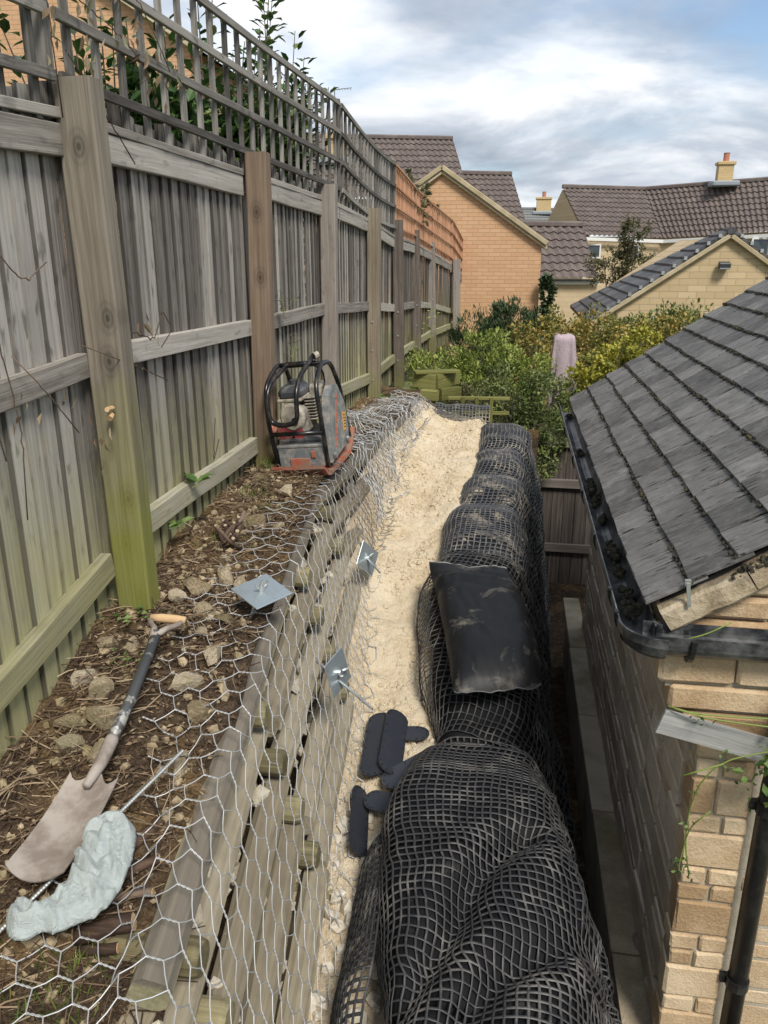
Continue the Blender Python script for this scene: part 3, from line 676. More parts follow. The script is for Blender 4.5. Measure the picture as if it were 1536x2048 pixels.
def netting(name, label, y0, y1, s0, s1, rot, amp, rw, mat, seed, helix_to, lift=0., PA=.160, PB=.104, t=.044, out=.0):
    cache = {}
    def at_(s, y):
        key = round(y / .02)
        if key not in cache:
            L = sect(key * .02, lift, out); acc = [0.]
            for (a, b), (c, d) in zip(L, L[1:]): acc.append(acc[-1] + math.hypot(c - a, d - b))
            ref = acc[10]; cache[key] = (L, [q - ref for q in acc])
        L, acc = cache[key]
        if s < acc[0] or s > acc[-1]: return None
        for i in range(len(acc) - 1):
            if s <= acc[i + 1]:
                f = (s - acc[i]) / max(1e-6, acc[i + 1] - acc[i]); x = L[i][0] + (L[i + 1][0] - L[i][0]) * f; z = L[i][1] + (L[i + 1][1] - L[i][1]) * f
                k = fbm(s * 2.1 + seed, y * 2.1, seed, 3); k2 = nz(s * 9 + seed, y * 9, 2.) * .004
                return Vector((x + (amp * .6 * abs(k) if s > 0 else 0) + k2, y + k2, z + lift + amp * (abs(k) if s < .1 else k * .3) + k2))
        return None
    cr, sr = math.cos(rot), math.sin(rot); mb = MB(); d = PA / 2 - t
    jt = random.Random(seed)
    na = int((s1 - s0 + 2.4) / (PA / 2)); nb = int((y1 - y0 + 2) / PB)
    jit = {}
    def node(i, j, e):                               # e=0 start, 1 end of the twist
        a = s0 - 1.2 + i * PA / 2 + (t if e else 0); b = (y0 - y1) / 2 - 1 + (j + (.5 if i % 2 else 0)) * PB
        if (i, j) not in jit: jit[(i, j)] = (jt.gauss(0, .0035), jt.gauss(0, .0035))
        ja, jb = jit[(i, j)]; a += ja; b += jb
        s = a * cr - b * sr; y = a * sr + b * cr + (y0 + y1) / 2
        lim = tab(MXL, y) - .03 * math.sin(y * 9) if y0 < 3 else -9
        if not (y0 <= y <= y1 and s0 <= s <= s1): return None
        p = at_(s, y)
        if p is None or p.x < lim: return None
        return p
    for i in range(na):
        for j in range(nb):
            p, q = node(i, j, 0), node(i, j, 1)
            if p is None or q is None: continue
            if p.y < helix_to:
                ax = (q - p); n1 = ax.cross(Vector((0, 0, 1))); 
                if n1.length < 1e-5: n1 = Vector((0, 1, 0))
                n1.normalize(); n2 = ax.cross(n1).normalized()
                for ph in (0, math.pi):
                    pts = [p + ax * (k / 7) + (n1 * math.cos(ph + k * 1.35) + n2 * math.sin(ph + k * 1.35)) * rw * .85 for k in range(8)]
                    mb.tube(pts, rw * .9, 4, False)
            else: mb.tube([p, q], rw * 1.45, 4, False)
            i2 = i + 1
            for jj in ((j, j - 1) if i % 2 == 0 else (j, j + 1)):
                r2 = node(i2, jj, 0)
                if r2 is None: continue
                mid = (q + r2) / 2 + Vector((0, 0, -.0025)) + (r2 - q).cross(Vector((0, 0, 1))).normalized() * .0015 if (r2 - q).length > 1e-5 else q
                mb.tube([q, mid, r2], rw, 4, False)
    o = mb.wbuild(name, mat, smooth=True); tag(o, label, 'wire netting'); return o
netting('wire_netting', 'galvanised hexagonal wire netting spread over the near soil and timber crib wall', .75, 4.75, -.72, 1.45, rad(-9), .022, .0019, 'wire', 3, 3.0)
netting('wire_netting', 'crumpled grey wire netting piled along the far end of the bank', 4.35, 7.62, -.62, .62, rad(12), .085, .0021, 'wire_old', 21, 0, .015, PA=.10, PB=.06, t=.026)
netting('wire_netting', 'second tangled layer of wire netting bunched behind the compactor', 4.75, 7.55, -.45, .50, rad(-25), .13, .0021, 'wire', 33, 0, .03, PA=.10, PB=.055, t=.026, out=.03)

# ---------------------------------------------------------------- geogrid wall of filled bags
XL = [(1.0, -.19), (1.4, -.21), (1.7, -.25), (2.2, -.34), (2.5, -.375), (2.8, -.34), (3.05, -.25), (3.2, -.23), (3.5, -.30), (4.2, -.36), (4.5, -.34), (5.1, -.35), (5.25, -.29), (5.7, -.28), (5.9, -.23), (6.3, -.25), (6.45, -.20), (7.3, -.25)]
XR = [(1.0, .30), (2.0, .30), (2.5, .25), (2.9, .19), (3.1, .15), (3.3, .17), (3.8, .16), (4.3, .10), (5, .11), (6, .13), (7.3, .17)]
ZT = [(1.0, 1.34), (1.5, 1.37), (1.9, 1.40), (2.3, 1.455), (2.6, 1.47), (2.9, 1.41), (3.06, 1.32), (3.16, 1.36), (3.3, 1.46), (3.45, 1.49), (3.8, 1.55), (4.2, 1.66), (4.36, 1.70), (4.6, 1.765), (4.95, 1.795), (5.15, 1.775), (5.35, 1.825), (5.6, 1.84), (5.75, 1.82), (5.95, 1.87), (6.25, 1.88), (6.38, 1.865), (6.6, 1.915), (7.0, 1.94), (7.2, 1.90), (7.34, 1.75)]
CREASE = [[(.14, 2.36), (.08, 2.30), (-.016, 2.17), (-.122, 1.88), (-.25, 1.62), (-.33, 1.4)], [(.30, 2.02), (.2, 1.93), (.057, 1.82), (-.06, 1.66), (-.15, 1.4)]]
def segd(x, y, L):
    best = 9.
    for (a, b), (c, d) in zip(L, L[1:]):
        dx, dy = c - a, d - b; t = max(0, min(1, ((x - a) * dx + (y - b) * dy) / (dx * dx + dy * dy)))
        best = min(best, math.hypot(x - a - t * dx, y - b - t * dy))
    return best
def catmull(P, n):
    out = []
    Q = [P[0]] + P + [P[-1]]
    for i in range(1, len(Q) - 2):
        for k in range(n):
            t = k / n; a, b, c, d = Q[i - 1], Q[i], Q[i + 1], Q[i + 2]
            out.append(tuple(.5 * ((2 * b[q]) + (-a[q] + c[q]) * t + (2 * a[q] - 5 * b[q] + 4 * c[q] - d[q]) * t * t + (-a[q] + 3 * b[q] - 3 * c[q] + d[q]) * t ** 3) for q in (0, 1)))
    out.append(P[-1]); return out
def section(y):
    xl, xr, zt = stab(XL, y), stab(XR, y), stab(ZT, y); zl = tab(SAND, y) - .06
    w = xr - xl
    P = [(xl + .03, zl - .12), (xl - .012, zl + (zt - zl) * .35), (xl + .008, zt - .06), (xl + w * .18, zt - .004), (xl + w * .5, zt + .004), (xl + w * .80, zt - .004), (xr - .012, zt - .05),
         (xr + .05, zt - .22), (min(.5, xr + .10), zt - .42), (min(.52, xr + .15), zt - .65), (min(.53, xr + .21), .75), (min(.54, xr + .26), .4), (min(.55, xr + .30), .02)]
    if y < 3: P[0] = (xl + .06, zl - .1)
    D = catmull(P, 9); out = []
    for k, (x, z) in enumerate(D):
        if y < 2.9 and z > zt - .3:
            for L, dep in zip(CREASE, (.055, .05)):
                d = segd(x, y, L); z -= dep * math.exp(-(d / .045) ** 2)
                z += .018 * math.exp(-((d - .12) / .07) ** 2)
        sidef = 1. if x > xr else 0.
        lump = .022 * abs(math.sin(math.pi * (z - .05) / .21)) * sidef
        wr = .014 * fbm(x * 4.2 + 3, y * 4.2, z * 4.2, 3) + (.016 * nz(y * 13, z * 1.2, 4.) + .010 * nz(y * 30, z * 3, 7.)) * sidef
        out.append(Vector((x + lump + wr, y, z + wr * .8)))
    return out
SC = {}
def sec(y):
    k = round(y / .01)
    if k not in SC:
        P = section(k * .01); acc = [0.]
        for a, b in zip(P, P[1:]): acc.append(acc[-1] + math.hypot(b.x - a.x, b.z - a.z))
        ref = acc[36]; SC[k] = (P, [q - ref for q in acc])
    return SC[k]
def bp(s, y, off=0.):
    P, acc = sec(y)
    s = max(acc[0], min(acc[-1] - 1e-4, s)); lo, hi = 0, len(acc) - 1
    while hi - lo > 1:
        m = (lo + hi) // 2
        if acc[m] <= s: lo = m
        else: hi = m
    f = (s - acc[lo]) / max(1e-6, acc[hi] - acc[lo]); a, b = P[lo], P[hi]; t = (b - a)
    n = Vector((-t.z, 0, t.x)).normalized()
    p = a + t * f; return Vector((p.x, y, p.z)) + n * off, n
def bag(name, label, y0, y1, mat, s0=-.7, s1=2.3):
    mb = MB(); rows = []; n = max(6, int((y1 - y0) / .025)); m = 80
    for j in range(n + 1):
        y = y0 + (y1 - y0) * j / n; e = min(j, n - j) / n * 2; off = -.004 - .05 * max(0, 1 - e * 9) ** 2
        rows.append([bp(s0 + (s1 - s0) * i / m, y, off)[0] for i in range(m + 1)])
    mb.grid(rows); mb.f += [tuple(range(m, -1, -1)), tuple(n * (m + 1) + i for i in range(m + 1))]
    o = mb.wbuild(name, mat, smooth=True); tag(o, label, 'filled bag', 'filled bags of the geogrid wall'); return o
bag('filled_bag', 'black filled bag at the very bottom edge of the picture, under geogrid', 1.0, 1.72, 'bag')
bag('filled_bag', 'black filled bag under geogrid with a fold slanting across it', 1.70, 2.30, 'bag')
bag('filled_bag', 'big smooth black filled bag under geogrid beside the connector plates', 2.28, 3.09, 'bag')
bag('filled_bag', 'black filled bag sagging under the loose bag, geogrid turned back over it', 3.07, 3.62, 'bag')
bag('filled_bag', 'black filled bag hidden below the far half of the loose bag', 3.60, 4.38, 'bag')
bag('filled_bag', 'sand-smeared filled bag just beyond the loose bag', 4.36, 5.16, 'bag_dusty')
bag('filled_bag', 'second sandy filled bag beyond the loose bag', 5.14, 5.77, 'bag_dusty')
bag('filled_bag', 'third sandy filled bag beyond the loose bag', 5.75, 6.40, 'bag_dusty')
bag('filled_bag', 'last sandy filled bag at the far end of the wall', 6.38, 7.34, 'bag_dusty')
def net(name, label, y0, y1, s0, s1, pitch, r, mat, skew=0., wob=.012, seed=0, left_out=None, edge=None):
    mb = MB()
    def P(s, y):
        ws = wob * fbm(s * 3 + seed, y * 3, seed, 3) + skew * (y - y0); wy = wob * fbm(s * 3, y * 3 + 5, seed + 7., 3) - skew * s * .6
        o_ = .006
        if left_out: o_ += left_out * max(0, min(1, (-s - .16) / .18)) * max(0, 1 - abs((y - 3.75) / .62) ** 2)
        q, n = bp(s + ws, min(max(y + wy, 1.0), 7.335), o_)
        return q, n
    ny = int((y1 - y0) / pitch); ns = int((s1 - s0) / pitch)
    G = [[P(s0 + i * pitch, y0 + j * pitch) for i in range(ns + 1)] for j in range(ny + 1)]
    for i in range(ns + 1):
        col = [G[j][i] for j in range(ny + 1)]
        mb.tube([p for p, n in col], r, 4, False, .38, [n for p, n in col])
    for j in range(ny + 1):
        e = 0
        row = G[j]; mb.tube([p for p, n in row], r * .95, 4, False, .38, [n for p, n in row])
    o = mb.wbuild(name, mat, smooth=True); tag(o, label, 'geogrid'); return o
net('geogrid', 'near black geogrid netting stretched tight over the bulging bags', 1.03, 3.10, -.56, 1.95, .0295, .0057, 'net', .03, .020, 1)
net('geogrid', 'black geogrid netting turned back under the loose black bag', 3.10, 4.42, -.60, 1.95, .0295, .0055, 'net', .25, .014, 4, .07)
net('geogrid', 'far geogrid netting smeared with pale sand', 4.40, 7.32, -.34, 1.95, .033, .0060, 'net_dusty', .04, .016, 9)
mb = MB()                                                            # loose net tail standing by the trench
rows = []
for j in range(34):
    y = 1.32 + j * .034; row = []
    for i in range(10):
        f = i / 9; z0 = sandz(-.5, y) - .03; x = -.475 + .09 * f + .05 * f * f + .02 * nz(y * 4, f * 2) + .07 * max(0, (1.75 - y)); z = z0 + (.30 - .10 * max(0, (y - 2.1)) ) * math.sin(f * 1.5) + .02 * nz(y * 6, f)
        row.append(Vector((x, y + .01 * nz(y * 9, f * 5), z)))
    rows.append(row)
for row in rows: mb.tube(row, .0052, 4, False)
for i in range(10): mb.tube([r_[i] for r_ in rows], .0052, 4, False)
o = mb.wbuild('geogrid', 'net', smooth=True); tag(o, 'narrow loose tail of geogrid standing between bags and crib wall', 'geogrid')
mb = MB(); rows = []                                                  # strip of geogrid folded up at the far end of the sand
for j in range(12):
    f = j / 11; rows.append([Vector((-.66 + .5 * i / 16 + .01 * nz(i, j), 7.30 + .16 * f + .02 * nz(i * .5, 3.), tab(SAND, 7.3) + .03 + .13 * math.sin(f * 2.4) + .02 * nz(i * .4, f * 2))) for i in range(17)])
for row in rows: mb.tube(row, .006, 4, False)
for i in range(17): mb.tube([r_[i] for r_ in rows], .006, 4, False)
o = mb.wbuild('geogrid', 'net_dusty', smooth=True); tag(o, 'strip of geogrid folded up at the far end of the sand', 'geogrid')
# end of the wall: soil face under the folded strip
mb = MB(); mb.grid([[Vector((-1.0 + 1.3 * i / 12, 7.5 + .03 * nz(i, z), z)) for i in range(13)] for z in (0., .5, 1., 1.5, 1.8)])
o = mb.build('trench_end', 'soil', smooth=True); tag(o, kind='structure')

# ---------------------------------------------------------------- loose black bag on top
t = thing('loose_bag', 'flat shiny black bag with dusty patches lying uncovered on the geogrid', 'bag', (-.06, 3.65, 1.55))
FLc, FRc, NRc, NLc = Vector((-.395, 4.22, 1.715)), Vector((.075, 4.14, 1.735)), Vector((.24, 3.22, 1.55)), Vector((-.175, 3.11, 1.54))
mb = MB(); n, m = 44, 30; top = []; bot = []
def bagpt(u, v, sgn):
    a, b = 2 * u - 1, 2 * v - 1                                            # rounded corners: square squeezed towards a superellipse
    k = 1 - .075 * (abs(a) ** 3) * (abs(b) ** 3); a *= k; b *= 1 - .04 * (abs(a) ** 3) * (abs(b) ** 3)
    u_, v_ = (a + 1) / 2, (b + 1) / 2
    p = NLc.lerp(NRc, u_).lerp(FLc.lerp(FRc, u_), v_)
    p.x += (.022 * math.sin(v * math.pi * 1.15) - .012) * (1 - 2 * u if u < .5 else (2 * u - 1)) + .008 * nz(v * 5, u * 3, 2.)
    p.y += .015 * nz(u * 4, v, 7.)
    eu, ev = min(u, 1 - u), min(v, 1 - v); prof = (1 - (1 - min(1, eu / .30)) ** 2) ** .5 * (1 - (1 - min(1, ev / .22)) ** 2) ** .5
    th = .085 * prof * (1 - .60 * max(0, min(1, (v - .76) / .10)))
    wr = .012 * fbm(u * 3, v * 3, 2., 3) + .010 * math.exp(-((v - .76 - .03 * math.sin(u * 5)) / .022) ** 2) + .005 * nz(u * 14 + v * 4, v * 9, 4.) + .009 * math.exp(-((v - .88 + .02 * math.sin(u * 7)) / .018) ** 2) - .012 * math.exp(-((v - .70 - .02 * math.sin(u * 6)) / .03) ** 2)
    hem = .012 * max(0, min(1, (v - .8) / .2)) * math.sin(u * 8 + 1)
    return p + Vector((0, 0, (sgn * th if sgn > 0 else -th * .35) + (wr if sgn > 0 else 0) + hem))
for j in range(n + 1): top.append([bagpt(i / m, j / n, 1) for i in range(m + 1)]); bot.append([bagpt(i / m, j / n, -1) for i in range(m + 1)])
mb.grid(top); mb.grid([list(reversed(r_)) for r_ in bot]); body = mb.wbuild('bag_body', 'bag_open', t, smooth=True)
q = MB(); q.tube([bagpt(i / m, 1, 1) + Vector((0, .002, .001)) for i in range(m + 1)], .0042, 5); q.wbuild('hem_piping', 'piping', t, smooth=True)
q = MB(); q.tube([bagpt(i / m, 0, 1) + Vector((0, -.002, .0)) for i in range(m + 1)], .0035, 5); q.wbuild('seam', 'net_dusty', t, smooth=True)

# ---------------------------------------------------------------- connector plates
def stadium(L, w, n=9):
    a = L / 2 - w / 2
    return [(a + w / 2 * math.cos(t_), w / 2 * math.sin(t_)) for t_ in (-math.pi / 2 + math.pi * i / n for i in range(n + 1))] + [(-a + w / 2 * math.cos(t_), w / 2 * math.sin(t_)) for t_ in (math.pi / 2 + math.pi * i / n for i in range(n + 1))]
def plate(label, c, ax, tilt, L=.47, w=.114, roll=0., down=False):
    t = thing('connector_plate', label, 'plate', c, 'black connector plates on the sand')
    a = Vector(ax).normalized(); m4 = frame(c, Vector(c) + a) @ Matrix.Rotation(roll, 4, 'X')
    q = MB(); q.prism(stadium(L, w), -.0028, .0028); q.build('plate', 'plate_plastic', t, m4)
    st = stadium(L - .02, w - .018, 5); k = 0
    ww = w / 2 - .009; pts = [(x, y) for x, y in st] + [(x, s * ww) for x in (-.09, -.03, .03, .09) for s in (-1, 1)]
    for x, y in pts:
        q = MB(); q.tube([(x, y, -.026), (x, y, -.003), (x, y, .0062)], [.0012, .0024, .0042], 6); q.build('stud', 'black_plastic', t, m4)
    return t
def sz(x, y): return sandz(x, y)
plate('rounded black plate mostly covered, its round end showing right of the pair', (-.435, 3.20, sz(-.435, 3.2) + .022), (1, .10, .02), 0, .30, .11)
plate('dark upright-tilted plate leaning against the lying plate, middle of the fan', (-.437, 3.10, sz(-.43, 3.1) + .058), (.05, -1, -.02), 0, roll=rad(-28))
plate('lying plate nearest the wire mesh, flat face up and catching the sky', (-.515, 3.09, sz(-.51, 3.09) + .052), (.07, -1, -.03), 0, roll=rad(10))
plate('plate pointing under the geogrid bag, right of the fan', (-.315, 2.93, sz(-.32, 2.95) + .065), (.62, .55, .12), 0, .34, .105, roll=rad(12))
plate('nearly black plate standing on edge below the others', (-.515, 2.66, sz(-.52, 2.66) + .075), (.14, -1, -.10), 0, .36, .10, roll=rad(-48))
plate('small visible end of a plate tucked under the bag', (-.385, 2.73, sz(-.4, 2.73) + .08), (1, -.25, .05), 0, .26, .10, roll=rad(15))

# ---------------------------------------------------------------- plate anchors: zinc plate, threaded rod, wing nut
def anchor(label, c, nrm, r0, r1, size=.155, spin=0.):
    c = Vector(c); t = thing('plate_anchor', label, 'anchor', c, 'zinc plate anchors on the mesh')
    nv = Vector(nrm).normalized(); m4 = Matrix.Translation(c) @ nv.to_track_quat('Z', 'Y').to_matrix().to_4x4() @ Matrix.Rotation(spin, 4, 'Z')
    q = MB(); q.bbox((0, 0, 0), (size, size, .006), .0015); q.build('plate', 'zinc', t, m4)
    r0, r1 = Vector(r0), Vector(r1); L = (r1 - r0).length; fr = frame(r0, r1)
    q = MB(); k = int(L / .004); q.tube([(L * i / k, 0, 0) for i in range(k + 1)], [.0062 if i % 2 else .0052 for i in range(k + 1)], 8); q.build('threaded_rod', 'steel', t, fr)
    q = MB(); q.tube([(0, 0, .003), (0, 0, .020)], .012, 8)
    for s in (-1, 1): q.tube([(s * .008, 0, .012), (s * .022, 0, .024), (s * .028, 0, .034), (s * .024, 0, .040)], [.005, .0055, .006, .003], 6)
    q.build('wing_nut', 'steel', t, m4)
anchor('blue-reflecting square zinc plate lying flat on the mesh above the cap rail', (-.905, 2.74, 2.145), (.10, -.18, 1), (-.965, 2.70, 1.99), (-.90, 2.745, 2.19), .17, rad(24))
anchor('square zinc plate with its rod pointing down over the trench, nearest', (-.64, 2.87, 1.743), (.90, -.30, .22), (-.75, 2.96, 1.735), (-.47, 2.725, 1.675), .15, rad(8))
anchor('smaller-looking zinc plate set on its corner against the sand, farther off', (-.76, 4.26, 1.70), (.86, -.42, .28), (-.80, 4.32, 1.71), (-.66, 4.095, 1.685), .155, rad(45))

# ---------------------------------------------------------------- spade, steel rod and shirt
t = thing('spade', 'muddy steel spade with wooden handle grip lying on the soil', 'spade', (-1.1, 1.8, 1.93))
B0 = Vector((-1.115, 1.79, 1.962)); B1 = Vector((-1.12, 1.46, 1.905)); fr = frame(B0, B1)
mb = MB(); rows = []
for i in range(15):
    f = i / 14; x = f * .315; w = .074 + .006 * f; row = []
    for k in range(13):
        g = k / 12 * 2 - 1; yy = g * w
        xx = x + (.026 * (1 - g * g) if f == 1 else 0) * f + (-.022 * math.cos(g * math.pi * 1.5) * (1 - f) if f < .12 else 0)
        row.append(Vector((xx, yy, .016 * g * g - .016 * math.sin(f * math.pi) + (.012 * (1 - abs(g) * 6) * (1 - f * 2.4) if abs(g) < .17 and f < .4 else 0))))
    rows.append(row)
mb.grid(rows); mb.grid([[q + Vector((0, 0, -.0035)) for q in reversed(r_)] for r_ in rows]); bl = mb.build('blade', 'spade_steel', t, fr, smooth=True)
H1 = Vector((-1.185, 2.40, 2.115)); q = MB()
q.tube([B0 + Vector((0, -.05, .012)), B0 + Vector((-.006, .05, .018)), B0.lerp(H1, .22), B0.lerp(H1, .24)], [.012, .02, .021, .0185], 10); q.wbuild('socket', 'spade_steel', t, smooth=True)
q = MB(); q.tube([B0.lerp(H1, .2), B0.lerp(H1, .5) + Vector((.004, 0, -.004)), H1], [.0185, .018, .0175], 10); q.wbuild('shaft', 'spade_shaft', t, smooth=True)
q = MB()
for s in (-1, 1): q.tube([H1 + Vector((0, -.03, 0)), H1 + Vector((s * .022, .028, .003)), H1 + Vector((s * .052, .062, .004)), H1 + Vector((s * .058, .10, .004))], [.013, .011, .010, .009], 8)
q.wbuild('yoke', 'spade_steel', t, smooth=True)
q = MB(); q.tube([H1 + Vector((-.066, .098, .006)), H1 + Vector((-.03, .101, .006)), H1 + Vector((.03, .099, .006)), H1 + Vector((.066, .096, .006))], [.014, .017, .017, .014], 10); q.wbuild('grip', 'grip', t, smooth=True)
o = MB(); L = [Vector((-.905, 1.925, 1.985)), Vector((-1.16, 1.30, 1.84))]; o.tube([L[0].lerp(L[1], i / 170) for i in range(171)], [.0060 if i % 2 else .0057 for i in range(171)], 8)
o = o.wbuild('steel_bar', 'steel'); tag(o, 'thin threaded steel bar sticking out from under the spade blade', 'steel bar')
# crumpled shirt: folded sheet rising from its outline
OUT = [(-1.041, 1.665), (-1.006, 1.697), (-0.947, 1.674), (-0.917, 1.635), (-0.894, 1.545), (-0.89, 1.477), (-0.894, 1.419), (-0.932, 1.382), (-0.98, 1.355), (-0.992, 1.332), (-1.02, 1.349), (-1.041, 1.32), (-1.077, 1.307), (-1.114, 1.331), (-1.135, 1.374), (-1.132, 1.414), (-1.09, 1.41), (-1.041, 1.405), (-1.048, 1.439), (-1.038, 1.479), (-1.035, 1.523), (-1.073, 1.554), (-1.044, 1.577), (-1.072, 1.615)]
def inside(x, y, P):
    c = False
    for i in range(len(P)):
        (a, b), (d, e) = P[i], P[i - 1]
        if (b > y) != (e > y) and x < (d - a) * (y - b) / (e - b) + a: c = not c
    return c
def nearest(x, y, P):
    best = None
    for (a, b), (c, e) in zip(P, P[1:] + P[:1]):
        dx, dy = c - a, e - b; t_ = max(0, min(1, ((x - a) * dx + (y - b) * dy) / (dx * dx + dy * dy))); q_ = (a + t_ * dx, b + t_ * dy); dd = math.hypot(x - q_[0], y - q_[1])
        if best is None or dd < best[0]: best = (dd, q_)
    return best
def shirt_z(x, y, d):
    base = 1.872 + (y - 1.4) * .16; e = min(1, d / .04); h = .026 * (1 - (1 - e) ** 2) ** .5
    xx, yy = x + .007 * nz(x * 30, y * 30, 3.), y + .007 * nz(x * 30, y * 30, 9.); best = 0.; sec_b = 0.
    for k, L in enumerate(RIDGES):
        w_ = .023 + .006 * math.sin(k * 2.3); q_ = max(0., 1 - (segd(xx, yy, L) / w_) ** 1.25) * (.030 + .008 * math.sin(k * 1.7))
        if q_ > best: best, sec_b = q_, best
        elif q_ > sec_b: sec_b = q_
    return base + h * .75 + (best + .25 * sec_b) * min(1, .25 + d / .025) + .0025 * nz(x * 60, y * 60, 5.) + .004
RIDGES = [[(-1.072, 1.571), (-1.056, 1.637), (-1.021, 1.662), (-0.97, 1.66), (-0.93, 1.62), (-0.899, 1.581)], [(-1.029, 1.587), (-0.982, 1.555), (-0.995, 1.61)], [(-1.012, 1.644), (-0.964, 1.588), (-0.933, 1.533), (-0.911, 1.495)], [(-0.977, 1.64), (-0.934, 1.593), (-0.909, 1.536), (-0.909, 1.503)], [(-1.074, 1.528), (-1.037, 1.537), (-1.006, 1.521), (-0.968, 1.486)], [(-1.033, 1.5), (-1.014, 1.479), (-0.947, 1.458), (-0.902, 1.4)], [(-1.009, 1.48), (-0.99, 1.424), (-0.95, 1.375)], [(-0.953, 1.529), (-0.926, 1.453), (-0.891, 1.391)], [(-0.894, 1.53), (-0.873, 1.469), (-0.894, 1.45), (-0.892, 1.409)], [(-1.034, 1.436), (-1.041, 1.397), (-0.998, 1.349), (-0.968, 1.323)], [(-1.013, 1.432), (-0.993, 1.386), (-0.936, 1.348), (-0.902, 1.371)], [(-1.114, 1.401), (-1.071, 1.381), (-1.032, 1.362), (-0.997, 1.332)], [(-1.117, 1.363), (-1.081, 1.344), (-1.05, 1.352), (-1.044, 1.367)], [(-1.088, 1.318), (-1.054, 1.306), (-1.034, 1.326), (-1.026, 1.341)], [(-0.991, 1.482), (-0.951, 1.43), (-0.934, 1.377)], [(-1.059, 1.6), (-1.053, 1.619), (-1.029, 1.632)]]
OUT = [p for a_, b_ in zip(OUT, OUT[1:] + OUT[:1]) for p in (a_, ((a_[0] + b_[0]) / 2, (a_[1] + b_[1]) / 2))]
OUT = [((a_[0] + 2 * b_[0] + c_[0]) / 4, (a_[1] + 2 * b_[1] + c_[1]) / 4) for a_, b_, c_ in zip(OUT[-1:] + OUT[:-1], OUT, OUT[1:] + OUT[:1])]
mb = MB(); st_ = .0045; ix = {}; x0_, y0_ = min(p[0] for p in OUT) - .01, min(p[1] for p in OUT) - .01
nx_, ny_ = int((max(p[0] for p in OUT) - x0_) / st_) + 4, int((max(p[1] for p in OUT) - y0_) / st_) + 4
ins = {(i, j): inside(x0_ + i * st_, y0_ + j * st_, OUT) for i in range(nx_) for j in range(ny_)}
def sv(i, j):
    if (i, j) not in ix:
        x, y = x0_ + i * st_, y0_ + j * st_; d_, q_ = nearest(x, y, OUT)
        if not ins[(i, j)]: x, y = q_; d_ = 0.
        ix[(i, j)] = len(mb.v); mb.v.append((x, y, shirt_z(x, y, d_)))
    return ix[(i, j)]
for i in range(nx_ - 1):
    for j in range(ny_ - 1):
        if any(ins[k] for k in ((i, j), (i + 1, j), (i + 1, j + 1), (i, j + 1))): mb.f.append((sv(i, j), sv(i + 1, j), sv(i + 1, j + 1), sv(i, j + 1)))
o = mb.wbuild('shirt', 'shirt', smooth=True); tag(o, 'crumpled pale blue-green cotton shirt thrown over the spade blade', 'shirt')
sm = o.modifiers.new('thick', 'SOLIDIFY'); sm.thickness = .006; sm.offset = -1

# ---------------------------------------------------------------- plate compactor
PC = Matrix.Translation(Vector((-1.125, 4.585, 2.165))) @ Matrix.Rotation(rad(-6), 4, 'Z') @ Matrix.Rotation(rad(-6), 4, 'Y') @ Matrix.Rotation(rad(5), 4, 'X') @ Matrix.Diagonal((.92, 1, 1, 1))
t = thing('plate_compactor', 'worn orange plate compactor with black tube frame parked against the fence post', 'compactor', (-1.125, 4.585, 2.165))
mb = MB(); rows = []
for f, z in ((-.285, .075), (-.25, .02), (-.2, .0), (.18, .0), (.25, .03), (.315, .095)):
    rows.append([Vector((x, f, z)) for x in (-.175, .175)])
prof = [(-.30, .07), (-.25, .015), (-.2, 0), (.18, 0), (.25, .03), (.33, .105)]
vs = []
for x in (-.175, .175):
    for f, z in prof: vs.append(Vector((x, f, z)))
    for f, z in reversed(prof): vs.append(Vector((x, f, z + .022)))
n = len(prof) * 2; mb.add(vs, [tuple(range(n)), tuple(range(2 * n - 1, n - 1, -1))] + [(i, n + i, n + (i + 1) % n, (i + 1) % n) for i in range(n)])
mb.build('base_plate', 'orange_paint', t, PC)
mb = MB(); mb.bbox((0, -.215, .12), (.30, .012, .115), .003); mb.bbox((0, -.20, .185), (.31, .05, .018), .004)
rp = mb.build('rear_plate', 'guard_paint', t, PC)
mb = MB(); mb.bbox((-.01, -.226, .09), (.13, .008, .05), .003); mb.bbox((.085, -.227, .135), (.03, .008, .04), .003); mb.build('paint_patch', 'orange_paint', rp, PC)
mb = MB(); mb.bbox((-.02, -.02, .09), (.24, .26, .12), .02); mb.build('exciter_housing', 'orange_paint', t, PC)
mb = MB(); mb.bbox((0, 0, .20), (.30, .34, .02), .004); mb.build('engine_bed', 'tank', t, PC)
# engine
en = MB(); en.bbox((-.055, -.03, .30), (.17, .19, .17), .03); en.bbox((-.03, .06, .34), (.14, .10, .15), .02)
eo = en.build('engine_block', 'cream_paint', t, PC)
q = MB(); q.tube([(-.055, -.10, .335), (-.055, -.135, .335), (-.055, -.15, .335)], [.085, .085, .07], 20); q.build('recoil_housing', 'cream_paint', eo, PC, smooth=False)
q = MB(); q.tube([(-.035, -.145, .315), (-.035, -.156, .315)], .022, 14); q.build('starter_hole', 'black_plastic', eo, PC)
q = MB(); q.tube([(-.115, -.11, .245), (-.115, -.145, .245)], .05, 14); q.tube([(-.03, -.11, .235), (-.03, -.14, .235)], .035, 12); q.build('red_cover', 'red_paint', eo, PC)
q = MB(); q.bbox((-.06, -.03, .465), (.16, .20, .085), .03); q.tube([(-.06, -.02, .505), (-.06, -.02, .53)], .025, 12); q.build('fuel_tank', 'tank', t, PC)
q = MB(); q.bbox((-.06, -.03, .432), (.165, .205, .02), .006); q.build('tank_band', 'cream_paint', t, PC)
q = MB()
for k in range(8): q.bbox((.045, .0, .30 + k * .018), (.07, .13, .007), .002)
q.build('cooling_fins', 'cream_paint', t, PC)
